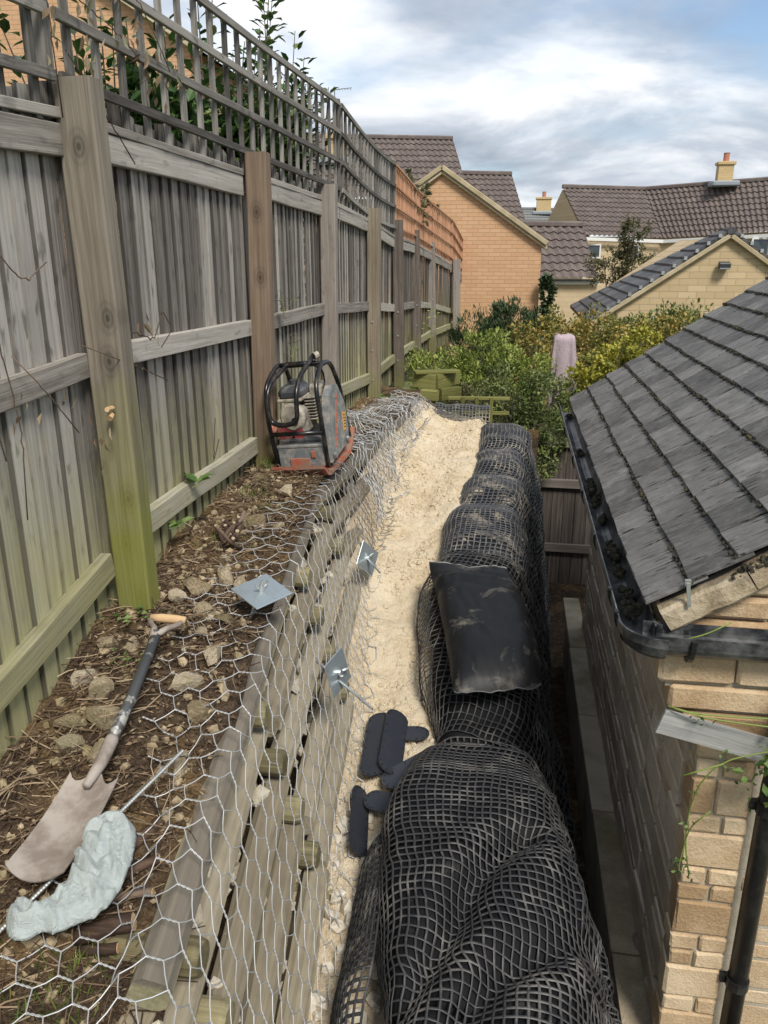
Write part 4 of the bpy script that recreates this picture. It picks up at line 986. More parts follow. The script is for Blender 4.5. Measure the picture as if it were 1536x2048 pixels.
q = MB(); q.bbox((.05, .08, .44), (.09, .13, .09), .02); q.build('silencer', 'cream_paint', t, PC)
# belt guard: tall plate with rounded top, on the right
gp = [(-.165, .06), (.17, .09), (.215, .20), (.185, .34), (.10, .46), (.02, .475), (-.06, .43), (-.12, .26)]
mb = MB(); mg = PC @ Matrix.Translation(Vector((.155, 0, 0))) @ Matrix(((0, 0, 1, 0), (1, 0, 0, 0), (0, 1, 0, 0), (0, 0, 0, 1)))
mb.prism(gp, -.025, .025); gd = mb.build('belt_guard', 'guard_paint', t, mg)
q = MB()                                                              # vertical orange lettering, worn strokes, and a warning sticker
for k in range(9):
    y0 = .125 + k * .033; x0 = -.055 + k * .0135
    q.box((x0, y0, .0258), (.030, .007, .002), Matrix.Rotation(.5 if k % 2 else -.4, 3, 'Z')); q.box((x0 - .006, y0 + .013, .0258), (.007, .026, .002), Matrix.Rotation(-.35, 3, 'Z'))
    if k % 3: q.box((x0 + .010, y0 + .012, .0258), (.006, .022, .002), Matrix.Rotation(-.35, 3, 'Z'))
q.build('lettering', plain('lettering_orange', (.50, .12, .05), .5), gd, mg)
q = MB(); q.box((.135, .225, .0262), (.05, .11, .002), Matrix.Rotation(-.2, 3, 'Z')); stk = q.build('sticker', plain('sticker_orange', (.62, .33, .07), .5), gd, mg)
q = MB()
for k in range(5): q.box((.135 + R.uniform(-.006, .006), .19 + k * .018, .0276), (.034, .005, .001), Matrix.Rotation(-.2, 3, 'Z'))
q.build('sticker_print', 'black_plastic', stk, mg)
q = MB(); q.tube([(.19, -.14, .10), (.205, -.14, .10)], .018, 8); q.build('bolt', 'steel', t, PC); q = MB(); q.tube([(.19, .12, .12), (.205, .12, .12)], .014, 8); q.build('bolt', 'steel', t, PC)
# tubular frame
def bend(P, n=5): return [Vector((a, b, c)) for a, b, c in P]
def smooth_path(P, k=5, r=.35):
    P = [Vector(p) for p in P]; out = [P[0]]
    for a, b, c in zip(P, P[1:], P[2:]):
        p, q_ = b.lerp(a, r), b.lerp(c, r)
        for i in range(k + 1):
            f = i / k; out.append(p.lerp(b, f).lerp(b.lerp(q_, f), f))
    return out + [P[-1]]
for s in (-1, 1):
    q = MB(); q.tube(smooth_path([(s * .165, -.21, .05), (s * .175, -.235, .30), (s * .165, -.22, .53), (s * .15, -.06, .615), (s * .155, .10, .60), (s * .165, .19, .42), (s * .17, .22, .10)]), .0145, 10)
    q.build('frame_tube', 'black_tube', t, PC, smooth=True)
q = MB(); q.tube([(-.17, -.235, .265), (.17, -.235, .265)], .0135, 10); q.build('cross_bar', 'black_tube', t, PC, smooth=True)
q = MB(); q.tube([(-.155, .0, .612), (.155, .0, .612)], .013, 10); q.tube([(-.10, .0, .612), (.10, .0, .612)], .018, 10); q.build('cross_bar', 'black_tube', t, PC, smooth=True)
q = MB(); q.tube(smooth_path([(-.085, .0, .615), (-.12, -.20, .57), (-.135, -.275, .50), (-.135, -.285, .35), (-.06, -.29, .33), (.045, -.29, .345), (.055, -.275, .50), (.06, -.19, .58), (.10, -.02, .66)]), .0145, 10); q.build('handle', 'black_tube', t, PC, smooth=True)
q = MB(); q.tube([(.105, -.02, .655), (.125, .0, .66)], .022, 10); q.build('handle_knob', 'cream_paint', t, PC)
q = MB(); q.tube(smooth_path([(.07, -.02, .62), (.12, .05, .56), (.10, .10, .47), (.12, .02, .45)]), .006, 6); q.build('throttle_cable', 'black_plastic', t, PC, smooth=True)

# ---------------------------------------------------------------- stones on the soil
RM = [rock_mesh(i, 'rock', 2, 9) for i in range(8)]
rocks = [(-1.225, 2.883, .075, .055, .048, 'mossy pale stone in the cluster above the spade grip, left one'), (-1.15, 2.99, .085, .055, .05, 'largest buff stone of the cluster above the spade grip'),
         (-1.29, 2.80, .05, .05, .04, 'squat stone nearest the foot of the mossy post'), (-1.135, 2.72, .055, .045, .05, 'grey-buff stone standing nearest above the spade grip'),
         (-1.055, 2.93, .08, .035, .04, 'long buff stone under the mesh left of the flat zinc plate'), (-1.215, 3.17, .055, .03, .03, 'brown oblong stone between the stump and the stone cluster'),
         (-1.03, 2.66, .05, .035, .03, 'low flat stone under the mesh below the flat zinc plate'), (-1.41, 2.46, .055, .04, .038, 'square stone against the fence right of the bottom rail end'),
         (-1.315, 2.47, .035, .03, .038, 'small upright wedge of stone left of the spade grip'), (-1.43, 2.30, .05, .05, .05, 'grey stone touching the fence boards, topmost of the fence-foot row'),
         (-1.33, 2.24, .055, .045, .055, 'green-tinged stone left of the spade shaft, upper'), (-1.275, 2.14, .062, .05, .058, 'bulky angular stone left of the spade shaft, middle of three'),
         (-1.385, 2.11, .055, .05, .045, 'dull mossy stone close to the fence beside the angular one'), (-1.33, 2.01, .06, .052, .06, 'pale block with a flat sunlit face, lowest by the fence'),
         (-1.20, 1.975, .055, .05, .055, 'round mossy stone touching the spade shaft'), (-1.0, 2.45, .10, .04, .045, 'long yellowish stone under the mesh right of the spade grip'),
         (-1.06, 2.33, .08, .05, .05, 'mossy yellow stone under the mesh beside the spade shaft'), (-.965, 2.2, .045, .065, .04, 'flat tongue-shaped stone under the mesh near the cap rail'),
         (-1.155, 4.02, .085, .06, .055, 'smooth brown stone in front of the compactor'), (-1.20, 3.56, .075, .055, .05, 'pinkish stone behind the cut stump'),
         (-1.06, 3.5, .05, .035, .035, 'whitish stone under the mesh beside the cap rail'), (-1.38, 4.22, .045, .04, .045, 'small knobbly stone at the foot of the brown post'),
         (-1.13, 7.3, .16, .08, .07, 'broad flat stone at the foot of the far posts'), (-1.16, 6.75, .07, .05, .06, 'orange-buff stone beside the tan post'), (-1.22, 6.45, .06, .05, .06, 'pale stone left of the tan post'),
         (-1.03, 6.2, .05, .04, .03, 'chalky flat stone on the far netting'), (-1.09, 2.58, .04, .03, .025, 'small grey stone right above the spade yoke'), (-.93, 1.95, .05, .035, .03, 'brown half-buried stone beside the end of the steel bar')]
for k, (x, y, a, b, c, lab) in enumerate(rocks):
    m4 = Matrix.Translation(Vector((x, y, soil(x, y) + c * .30))) @ Matrix.Rotation(R.uniform(0, 6.28), 4, 'Z') @ Matrix.Rotation(R.uniform(-.25, .25), 4, 'X') @ Matrix.Diagonal((a * 1.05 * R.uniform(.85, 1.15), b * 1.1 * R.uniform(.85, 1.15), c * R.uniform(.8, 1.1), 1))
    o = link('stone', RM[k % 8], m4); tag(o, lab, 'stone', 'stones lying on the soil bank')
mb = MB(); pr = [rock_mesh(300 + i, 'rubble', 1, 5) for i in range(5)]
for i in range(2800):
    y = R.uniform(1.1, 8.0); x = R.uniform(tab(FX, y) + .06, tab(CAPX, y) - .08)
    if nz(x * 2.5, y * 2.5, 6.) < -.05 and R.random() < .75: continue
    s = R.choice((.004, .005, .006, .008, .011, .015, .020)) * R.uniform(.7, 1.3); me = pr[i % 5]; rot = Matrix.Rotation(R.uniform(0, 6), 3, rdir()); p = Vector((x, y, soil(x, y) + s * .3))
    mb.add([p + (rot @ v.co) * s for v in me.vertices], [tuple(f.vertices) for f in me.polygons])
o = mb.build('gravel', 'rock'); tag(o, 'small stone chips strewn over the dark soil', 'gravel', kind='stuff')
mb = MB()
for i in range(5200):                                                   # twigs and stalks
    y = R.uniform(.9, 8.0) if R.random() < .35 else R.uniform(.9, 4.4); x = R.uniform(tab(FX, y) + .03, tab(CAPX, y) - .06)
    if nz(x * 1.7, y * 1.7, 2.) < -.2 and R.random() < .7: continue
    L = R.uniform(.02, .10) if R.random() < .8 else R.uniform(.1, .22); a = R.uniform(0, 6.28); z = soil(x, y) + R.uniform(.002, .022)
    d = Vector((math.cos(a), math.sin(a), R.uniform(-.15, .25))); p = Vector((x, y, z)); q_ = p + d * L; q_.z = max(q_.z, soil(q_.x, q_.y) + .003) if q_.x < tab(CAPX, q_.y) - .03 else q_.z
    n0 = len(mb.f); mb.tube([p, (p + q_) / 2 + rdir() * L * .1, q_], R.uniform(.0008, .0024), 3, False); mb.t += [R.random() ** 1.5] * (len(mb.f) - n0)
o = mb.build('twig_litter', 'litter'); tag(o, 'brown twigs and dry stalks matted over the soil bank', 'twigs', kind='stuff')
mb = MB()
for i in range(3600):
    y = R.uniform(.9, 7.8) if R.random() < .4 else R.uniform(.9, 4.2); x = R.uniform(tab(FX, y) + .03, tab(CAPX, y) - .05); s = R.uniform(.010, .03)
    leaf_into(mb, Vector((x, y, soil(x, y) + R.uniform(.002, .015))), Vector((R.gauss(0, 1), R.gauss(0, 1), R.uniform(-.2, .4))), Vector((0, 0, 1)) + rdir() * .5, s, s * R.uniform(.35, .7), R.random() ** 1.3)
o = mb.build('leaf_litter', 'litter'); tag(o, 'dead leaves and bark flakes lying on the soil bank', 'leaf litter', kind='stuff')
mb = MB()
for cx, cy, n, h in ((-.98, 1.25, 60, .07), (-.93, 1.36, 45, .06), (-1.33, 3.95, 60, .06), (-1.18, 3.75, 40, .05), (-1.30, 3.35, 30, .05), (-1.36, 4.35, 50, .07), (-1.12, 3.3, 30, .04)):
    for _ in range(n):
        x, y = cx + R.gauss(0, .05), cy + R.gauss(0, .05); leaf_into(mb, Vector((x, y, soil(x, y))), Vector((R.gauss(0, .5), R.gauss(0, .5), 1)), rdir(), h * R.uniform(.5, 1.2), .004, R.random())
o = mb.build('grass_tufts', 'grass'); tag(o, 'sparse green grass tufts sprouting from the soil bank', 'grass', kind='stuff')
# cut stump with stems
t = thing('cut_stump', 'shrub cut down to a cluster of short dark stems beside the fence', 'stump', (-1.25, 3.33, soil(-1.25, 3.33)))
for i in range(15):
    a = R.uniform(0, 6.28); b = Vector((-1.24 + R.gauss(0, .035), 3.33 + R.gauss(0, .045), soil(-1.24, 3.33) - .01)); L = R.uniform(.08, .20)
    e = b + Vector((math.cos(a) * .75, math.sin(a) * .6, R.uniform(.5, 1.1))).normalized() * L; rr = R.uniform(.006, .012)
    q = MB(); q.tube([b, b.lerp(e, .5) + rdir() * .012, e], [rr * 1.15, rr, rr * .9], 6); st = q.wbuild('stem', 'twig', t, origin=b, smooth=True)
    q = MB(); d = (e - b).normalized(); q.tube([e - d * .001, e + d * .0015], rr * .86, 6); q.wbuild('cut_face', 'straw', st)
def branch(name, label, p0, p1, r):
    t = thing(name, label, 'branch', p0, 'cut branches on the soil'); p0, p1 = Vector(p0), Vector(p1); q = MB()
    q.tube([p0, p0.lerp(p1, .3) + rdir() * .004, p0.lerp(p1, .7) + rdir() * .004, p1], [r * 1.05, r, r * .97, r], 9); q.wbuild('bark', 'twig', t, smooth=True)
    q = MB(); d = (p1 - p0).normalized(); q.tube([p1 - d * .001, p1 + d * .002], r * .93, 9); q.tube([p0 + d * .001, p0 - d * .002], r * .97, 9); q.wbuild('cut_end', 'grip', t)
branch('cut_branch', 'thick cut branch with pale end just below the shirt', (-1.00, 1.43, 1.775), (-.865, 1.47, 1.80), .024)
branch('cut_branch', 'thinner cut branch lying beneath the thick one', (-.98, 1.40, 1.755), (-.885, 1.42, 1.765), .014)
branch('cut_branch', 'split brown stick poking out above the shirt', (-.98, 1.63, 1.84), (-.895, 1.78, 1.88), .016)
branch('cut_branch', 'short brown stick right of the shirt', (-.97, 1.58, 1.82), (-.865, 1.64, 1.845), .013)
branch('cut_branch', 'stub of branch right of the shirt hem', (-.96, 1.53, 1.80), (-.85, 1.555, 1.815), .012)

# ivy seedlings and weeds
def sprig(name, label, p, n, L, mat='leaf_ivy', spread=.05, h=.04):
    t = thing(name, label, 'plant', p); mb = MB()
    for _ in range(n):
        o_ = Vector(p) + Vector((R.gauss(0, spread), R.gauss(0, spread), R.uniform(0, h))); leaf_into(mb, o_, Vector((R.gauss(0, 1), R.gauss(0, 1), .25)), Vector((0, 0, 1)) + rdir() * .4, L * R.uniform(.7, 1.3), L * .8, R.uniform(.3, 1))
    tag(mb.wbuild('leaf_cluster', mat, t, origin=p), kind='stuff')
    for _ in range(3):
        q = MB(); q.tube([Vector(p) + Vector((0, 0, -.01)), Vector(p) + Vector((R.gauss(0, spread), R.gauss(0, spread), h * .6))], .0015, 4); q.wbuild('stem', 'stem_green', t, origin=p)
sprig('ivy_seedling', 'ivy seedlings at the foot of the mossy post', (-1.40, 2.62, 2.04), 26, .03, spread=.06)
sprig('ivy_seedling', 'bramble leaves on the low rail between the first two posts', (-1.44, 3.42, 2.35), 5, .07, spread=.02)
sprig('ivy_seedling', 'bramble leaves hanging below the low rail beside the mossy post', (-1.44, 3.22, 2.22), 7, .06, spread=.02)
sprig('ivy_seedling', 'green weed growing among the small fence-foot stones', (-1.31, 2.36, 2.0), 14, .02, spread=.04)
sprig('ivy_seedling', 'tiny sprout on the rail end at the second bay', (-1.40, 4.95, 3.03), 30, .028, 'leaf_olive', .03, .14)
sprig('ivy_seedling', 'lichen-green sprig on the boards below the second bay rail', (-1.42, 5.2, 2.72), 40, .024, 'leaf_olive', .03, .16)
sprig('ivy_seedling', 'broad-leaved weed beside the far tan post', (-1.15, 7.7, 2.0), 14, .07, spread=.06)

# ---------------------------------------------------------------- stone bungalow on the right
HX, HY0, HY1 = .70, 2.50, 6.12                                          # side wall plane, front and back
EX, EZ, PIT = .480, 2.322, rad(34.5)                                     # eave line, roof pitch
cpz, spz = math.cos(PIT), math.sin(PIT)
house = thing('stone_bungalow', 'pale stone bungalow with slate roof and black gutter on the right', 'house', (1.5, 4.2, 0))
def roofp(u, y, h=0.): return Vector((EX + u * cpz - h * spz, y, EZ + u * spz + h * cpz))
# side wall: core and stones
def stone_piece(parent, c, d, mat, b=.008, rotz=0.):
    q = MB(); bm = bmesh.new(); bmesh.ops.create_cube(bm, size=1)
    for v in bm.verts: v.co = Vector((v.co.x * d[0], v.co.y * d[1], v.co.z * d[2]))
    bmesh.ops.bevel(bm, geom=bm.edges[:], offset=b, segments=1, affect='EDGES')
    for v in bm.verts: v.co += Vector((R.gauss(0, .0016), R.gauss(0, .0016), R.gauss(0, .0016)))
    me = bpy.data.meshes.new('stone'); bm.to_mesh(me); bm.free(); me.materials.append(M[mat])
    return link('stone', me, Matrix.Translation(Vector(c)), parent)
q = MB(); q.hexa([Vector(p) for p in ((HX + .012, HY0 + .02, 0), (4.2, HY0 + .02, 0), (4.2, HY1, 0), (HX + .012, HY1, 0), (HX + .012, HY0 + .02, 2.26), (4.2, HY0 + .02, 2.26), (4.2, HY1, 2.26), (HX + .012, HY1, 2.26))])
side = q.wbuild('side_wall', 'mortar', house)
z = .46; k = 0
while z < 2.16:
    h = (.138, .064, .138, .064, .064)[k % 5]; y = HY0 + R.uniform(.0, .16)
    while y < HY1 - .05:
        L = R.uniform(.24, .46) if h > .1 else R.uniform(.2, .36); L = min(L, HY1 - y)
        stone_piece(side, (HX + .006 + R.uniform(-.003, .004), y + L / 2, z + h / 2), (.034, L - .010, h), 'cotswold_side', .006); y += L
    z += h + .011; k += 1
q = MB(); q.bbox((.635, (HY0 + HY1) / 2, .23), (.125, HY1 - HY0 + .3, .42), .004); pl_ = q.wbuild('plinth', 'concrete', house)
y = HY0 - .5
while y < HY1 + .1:
    L = R.uniform(.85, 1.0); stone_piece(pl_, (.637 + R.uniform(-.003, .003), y + L / 2, .445), (.135 + R.uniform(-.004, .006), L - .012, .03), 'concrete', .005); y += L
for yy, s in ((3.15, .035), (3.12, .03), (2.9, .05)):
    o = link('mortar_lump', rock_mesh(int(yy * 100), 'rubble', 2, 5), Matrix.Translation(Vector((.69 if yy != 2.9 else .70, yy - .2, .475))) @ Matrix.Diagonal((s * .7, s, s * .8, 1)), pl_)
# front gable wall: main wall, projecting pier with corbelled kneeler
q = MB(); top = lambda x: EZ + (x - EX) * spz / cpz - .10
q.add([Vector(p) for p in ((HX + .01, HY0 + .03, 0), (3.4, HY0 + .03, 0), (3.4, HY0 + .03, 2.25), (3.4, HY0 + .03, top(2.3)), (2.3, HY0 + .03, top(2.3)), (.55, HY0 + .03, top(.55)), (.55, HY0 + .03, 2.0), (HX + .01, HY0 + .03, 1.85))] +
      [Vector(p) for p in ((HX + .01, HY0 + .25, 0), (3.4, HY0 + .25, 0), (3.4, HY0 + .25, 2.25), (3.4, HY0 + .25, top(2.3)), (2.3, HY0 + .25, top(2.3)), (.55, HY0 + .25, top(.55)), (.55, HY0 + .25, 2.0), (HX + .01, HY0 + .25, 1.85))],
      [(0, 1, 2, 3, 4, 5, 6, 7), (15, 14, 13, 12, 11, 10, 9, 8)] + [(i, i + 8, (i + 1) % 8 + 8, (i + 1) % 8) for i in range(8)])
front = q.wbuild('front_wall', 'mortar', house)
FY = HY0 - .012
q = MB(); q.box((.7825, HY0 - .010, .92), (.185, .086, 1.86)); q.box((.80, HY0 - .012, 1.955), (.28, .09, .19)); q.box((.72, HY0 - .013, 2.10), (.33, .10, .12)); q.wbuild('mortar_bed', 'mortar', front)
q = MB(); q.box((1.6, HY0 + .022, 1.15), (1.42, .02, 2.2)); q.add([Vector((x, HY0 + .010, z)) for x, z in ((.58, 2.19), (2.3, 2.19), (2.3, 3.36), (.58, 2.27))], [(0, 1, 2, 3)]); q.wbuild('mortar_bed', 'mortar', front)
courses = [(.30, .135), (.445, .065), (.52, .135), (.665, .065), (.74, .135), (.885, .065), (.96, .065), (1.035, .14), (1.185, .065), (1.26, .065), (1.335, .135), (1.48, .065), (1.555, .14), (1.705, .065), (1.78, .075)]
for k, (z, h) in enumerate(courses):
    x = .678 + (.006 if k % 2 else 0); xe = .885
    cut = [xe] if h > .1 and k % 3 else [x + R.uniform(.085, .12), xe]
    for c in cut:
        stone_piece(front, ((x + c) / 2, FY, z + h / 2), (c - x - .010, .11, h), 'cotswold', .007); x = c
    x = .90 + R.uniform(0, .1)
    while x < 2.0:
        L = R.uniform(.2, .38); stone_piece(front, (x + L / 2, FY + .045, z + h / 2), (L - .012, .05, h), 'cotswold', .007); x += L
stone_piece(front, (.79, FY - .002, 1.912), (.33, .12, .082), 'cotswold', .011)
stone_piece(front, (.745, FY - .004, 2.008), (.35, .13, .088), 'cotswold', .011)
stone_piece(front, (.645, FY - .006, 2.118), (.235, .14, .105), 'cotswold', .011)
stone_piece(front, (.835, FY - .006, 2.118), (.13, .14, .105), 'cotswold', .011)
stone_piece(front, (.98, FY + .035, 2.118), (.17, .06, .105), 'cotswold', .011)
for z, h, x0 in ((2.185, .075, .55), (2.27, .075, .62), (2.355, .10, .76), (2.465, .075, .93), (2.55, .075, 1.06), (2.635, .10, 1.2), (2.745, .075, 1.36), (2.83, .10, 1.5), (2.94, .075, 1.66)):
    x = x0
    while x < 2.0:
        L = R.uniform(.16, .34); stone_piece(front, (x + L / 2, FY + .02, z + h / 2), (L - .010, .06, h), 'cotswold', .012); x += L
vs_ = bpy.data.objects.new('verge', None); place(vs_, Matrix.Translation(roofp(.5, HY0, -.1)), house)     # sloping bedded stones under the verge tiles
for a, b in ((.015, .30), (.305, .66), (.665, 1.02), (1.025, 1.5), (1.505, 2.2)):
    p0, p1 = roofp(a, HY0 + .01, -.075 + R.uniform(-.004, .004)), roofp(b, HY0 + .01, -.075 + R.uniform(-.004, .004))
    beam('stone', p0, p1, .185 + R.uniform(-.008, .008), .085, 'verge_stone', vs_, seg=6, jit=.003, ch=.012)
# roof: deck, tiles, verge clips, moss
q = MB(); q.hexa([roofp(.03, HY0 - .03, -.06), roofp(2.3, HY0 - .03, -.06), roofp(2.3, HY1 + .02, -.06), roofp(.03, HY1 + .02, -.06), roofp(.03, HY0 - .03, -.02), roofp(2.3, HY0 - .03, -.02), roofp(2.3, HY1 + .02, -.02), roofp(.03, HY1 + .02, -.02)])
q.hexa([roofp(2.29, HY0, -.06), Vector((4.2, HY0, 2.3)), Vector((4.2, HY1, 2.3)), roofp(2.29, HY1, -.06), roofp(2.29, HY0, -.02), Vector((4.25, HY0, 2.36)), Vector((4.25, HY1, 2.36)), roofp(2.29, HY1, -.02)])
roof = q.wbuild('roof', 'mortar_black', house)
GA, TW = .157, .215
TLm = []
for s_ in range(5):
    bm = bmesh.new(); bmesh.ops.create_cube(bm, size=1)
    rr = random.Random(s_ + 60)
    for v in bm.verts: v.co = Vector(((v.co.x + .5) * (GA + .05), v.co.y * (TW - .011), v.co.z * .013)) + Vector((rr.gauss(0, .0025) if v.co.x < 0 else 0, rr.gauss(0, .0012), rr.gauss(0, .0008)))
    bmesh.ops.bevel(bm, geom=[e for e in bm.edges], offset=.002, segments=1, affect='EDGES')
    me = bpy.data.meshes.new('tile'); bm.to_mesh(me); bm.free(); me.materials.append(M['slate']); TLm.append(me)
Xr, Yr, Zr = Vector((cpz, 0, spz)), Vector((0, 1, 0)), Vector((-spz, 0, cpz)); tilt = math.atan2(.014, GA)
nrow = 14; ncol = int((HY1 + .06 - (HY0 - .07)) / TW) + 1; moss = MB(); mossr = [rock_mesh(500 + i, 'moss', 1, 2) for i in range(4)]
for r_ in range(nrow):
    off = 0 if r_ % 2 == 0 else TW / 2
    for c in range(-1, ncol):
        yc = HY0 - .075 + off + (c + .5) * TW; y0, y1 = yc - TW / 2, yc + TW / 2
        lo, hi = HY0 - .075, HY1 + .07
        if y1 <= lo + .02 or y0 >= hi - .02: continue
        f = 1.0; yy = yc
        if y0 < lo: f = (y1 - lo) / TW; yy = (lo + y1) / 2
        if y1 > hi: f = (hi - y0) / TW; yy = (y0 + hi) / 2
        p = roofp(r_ * GA - .012 + R.gauss(0, .002), yy, .016)
        m4 = Matrix.Translation(p) @ Matrix(((Xr.x, Yr.x, Zr.x, 0), (Xr.y, Yr.y, Zr.y, 0), (Xr.z, Yr.z, Zr.z, 0), (0, 0, 0, 1))) @ Matrix.Rotation(tilt + R.gauss(0, .004), 4, 'Y') @ Matrix.Rotation(R.gauss(0, .004), 4, 'Z') @ Matrix.Diagonal((1, f, 1, 1))
        link('tile', TLm[R.randrange(5)], m4, roof)
        if r_ > 0:
            for _ in range(int(R.uniform(4, 34) * (1 if nz(yy * 1.3, r_ * .9, 3.) > -.1 else .35))):
                s = R.uniform(.004, .010); pp = roofp(r_ * GA - .016 + R.uniform(-.008, .004), yy + R.uniform(-.5, .5) * TW * f, .013 + R.uniform(-.004, .006)); me = mossr[R.randrange(4)]
                moss.add([pp + v.co * s for v in me.vertices], [tuple(q_.vertices) for q_ in me.polygons])
        if R.random() < .5:
            for _ in range(9):
                s = R.uniform(.002, .005); pp = roofp(r_ * GA + R.uniform(0, GA), yy + TW / 2 * f, .012); me = mossr[R.randrange(4)]
                moss.add([pp + v.co * s for v in me.vertices], [tuple(q_.vertices) for q_ in me.polygons])
for i in range(260):
    u = R.uniform(.25, 1.4); s = R.uniform(.004, .012); pp = roofp(u, HY0 - .078 + R.uniform(-.006, .02), -.035 + R.uniform(-.012, .008)); me = mossr[i % 4]
    moss.add([pp + v.co * s for v in me.vertices], [tuple(q_.vertices) for q_ in me.polygons])
mo = moss.wbuild('moss', 'moss', roof); tag(mo, kind='stuff')
for r_ in (1, 3, 5, 7):
    q = MB(); a = roofp(r_ * GA - .02, HY0 - .083, .02); q.box(a, (.018, .012, .018)); b = roofp(r_ * GA - .055, HY0 - .088, -.05)
    q.hexa([a + Vector((-.006, -.008, 0)), a + Vector((.006, -.008, 0)), a + Vector((.006, -.004, 0)), a + Vector((-.006, -.004, 0)), b + Vector((-.006, -.008, 0)), b + Vector((.006, -.008, 0)), b + Vector((.006, -.004, 0)), b + Vector((-.006, -.004, 0))])
    q.wbuild('verge_clip', 'steel', roof)
# gutter: channel along the eave, corner piece, return along the front
GZ = 2.262
def chan(P0, P1, side, w=.112, d=.075, th=.004, n=10):
    """open half-round trough between two points; side = horizontal unit vector across"""
    P0, P1, side = Vector(P0), Vector(P1), Vector(side); mb = MB(); rows = []
    sec_ = [(-w / 2, 0.006), (-w / 2, -.02)] + [(-w / 2 * math.cos(a), -.02 - (d - .02) * math.sin(a)) for a in (math.pi * i / n for i in range(1, n))] + [(w / 2, -.02), (w / 2, .006)]
    inn = [(x * (1 - 2 * th / w), z + (th if -.02 > z else 0)) for x, z in sec_]
    ring = sec_ + inn[::-1]
    for P in (P0, P1): rows.append([P + side * x + Vector((0, 0, z)) for x, z in ring])
    mb.grid(rows, True); return mb
gx = EX - .035
gm = chan((gx, HY0 - .10, GZ), (gx, HY1 + .10, GZ + .02), (1, 0, 0)); g2 = chan((gx + .02, HY0 - .118, GZ), (1.6, HY0 - .118, GZ - .012), (0, 1, 0))
gut = gm.wbuild('gutter', 'black_gutter', house, smooth=False); g2.wbuild('return_gutter', 'black_gutter', house)
q = MB(); rows = []                                                     # corner piece: bowl swept round the corner
for i in range(9):
    a = math.pi * i / 16; c0 = Vector((gx + .075, HY0 - .07, GZ)); dr = Vector((-math.cos(a), -math.sin(a), 0)); rows.append([c0 + dr * (.075 + x) + Vector((0, 0, z)) for x, z in [(-.058, .008), (-.058, -.022), (-.045, -.055), (-.02, -.075), (.02, -.075), (.045, -.055), (.060, -.022), (.060, .008), (.052, .008), (.052, -.02), (.038, -.05), (.015, -.066), (-.015, -.066), (-.038, -.05), (-.05, -.02), (-.05, .008)]])
q.grid(rows, True); q.wbuild('gutter_corner', 'black_gutter', house)
for yy in (HY0 - .01, HY0 + .18, HY0 + .75, HY0 + 1.4, HY0 + 2.1, HY0 + 2.9):
    q = MB(); q.tube([(gx - .062 + .124 * (1 - math.cos(a)) / 2 , yy, GZ + .006 - .088 * math.sin(a)) for a in (math.pi * i / 8 for i in range(9))], .007, 4); q.box((gx - .058, yy, GZ + .008), (.012, .022, .008)); q.wbuild('gutter_bracket', 'black_plastic', gut)
for xx in (.60, .93):
    q = MB(); q.tube([(xx, HY0 - .118 - .062 * math.cos(a), GZ - .09 * math.sin(a)) for a in (math.pi * i / 8 for i in range(9))], .011, 4); q.wbuild('gutter_bracket', 'black_plastic', gut)
for yy, s in ((2.62, .05), (2.70, .045), (2.78, .035), (2.98, .022), (3.12, .042), (3.20, .035), (3.62, .022), (3.9, .03), (4.0, .045), (4.12, .04), (4.25, .03), (4.9, .03), (6.0, .05)):
    mb = MB()
    for _ in range(26):
        a = Vector((gx + .012 + R.gauss(0, s * .28), yy + R.gauss(0, s * .8), GZ - .050 + abs(R.gauss(0, s * .35)))); ss = R.uniform(.006, .016); me = mossr[R.randrange(4)]
        mb.add([a + v.co * ss for v in me.vertices], [tuple(q_.vertices) for q_ in me.polygons])
    tag(mb.wbuild('moss_clump', 'moss', gut), kind='stuff')
# soffit strip behind the gutter
q = MB(); q.box((.615, (HY0 + HY1) / 2, 2.235), (.18, HY1 - HY0 - .02, .03)); q.wbuild('soffit', 'concrete', house)
# downpipe
q = MB(); q.tube([(.955, HY0 - .118, 2.15), (.955, HY0 - .14, 2.05), (.935, HY0 - .10, 1.85), (.93, HY0 - .085, 1.7), (.93, HY0 - .085, .0)], .034, 14); dp = q.wbuild('downpipe', 'black_plastic', house, smooth=True)
for zz_ in (.86, 1.62):
    q = MB(); q.tube([(.93, HY0 - .085, zz_ - .02), (.93, HY0 - .085, zz_ + .02)], .040, 14); q.box((.888, HY0 - .07, zz_), (.03, .02, .035)); q.wbuild('pipe_clip', 'black_plastic', dp)
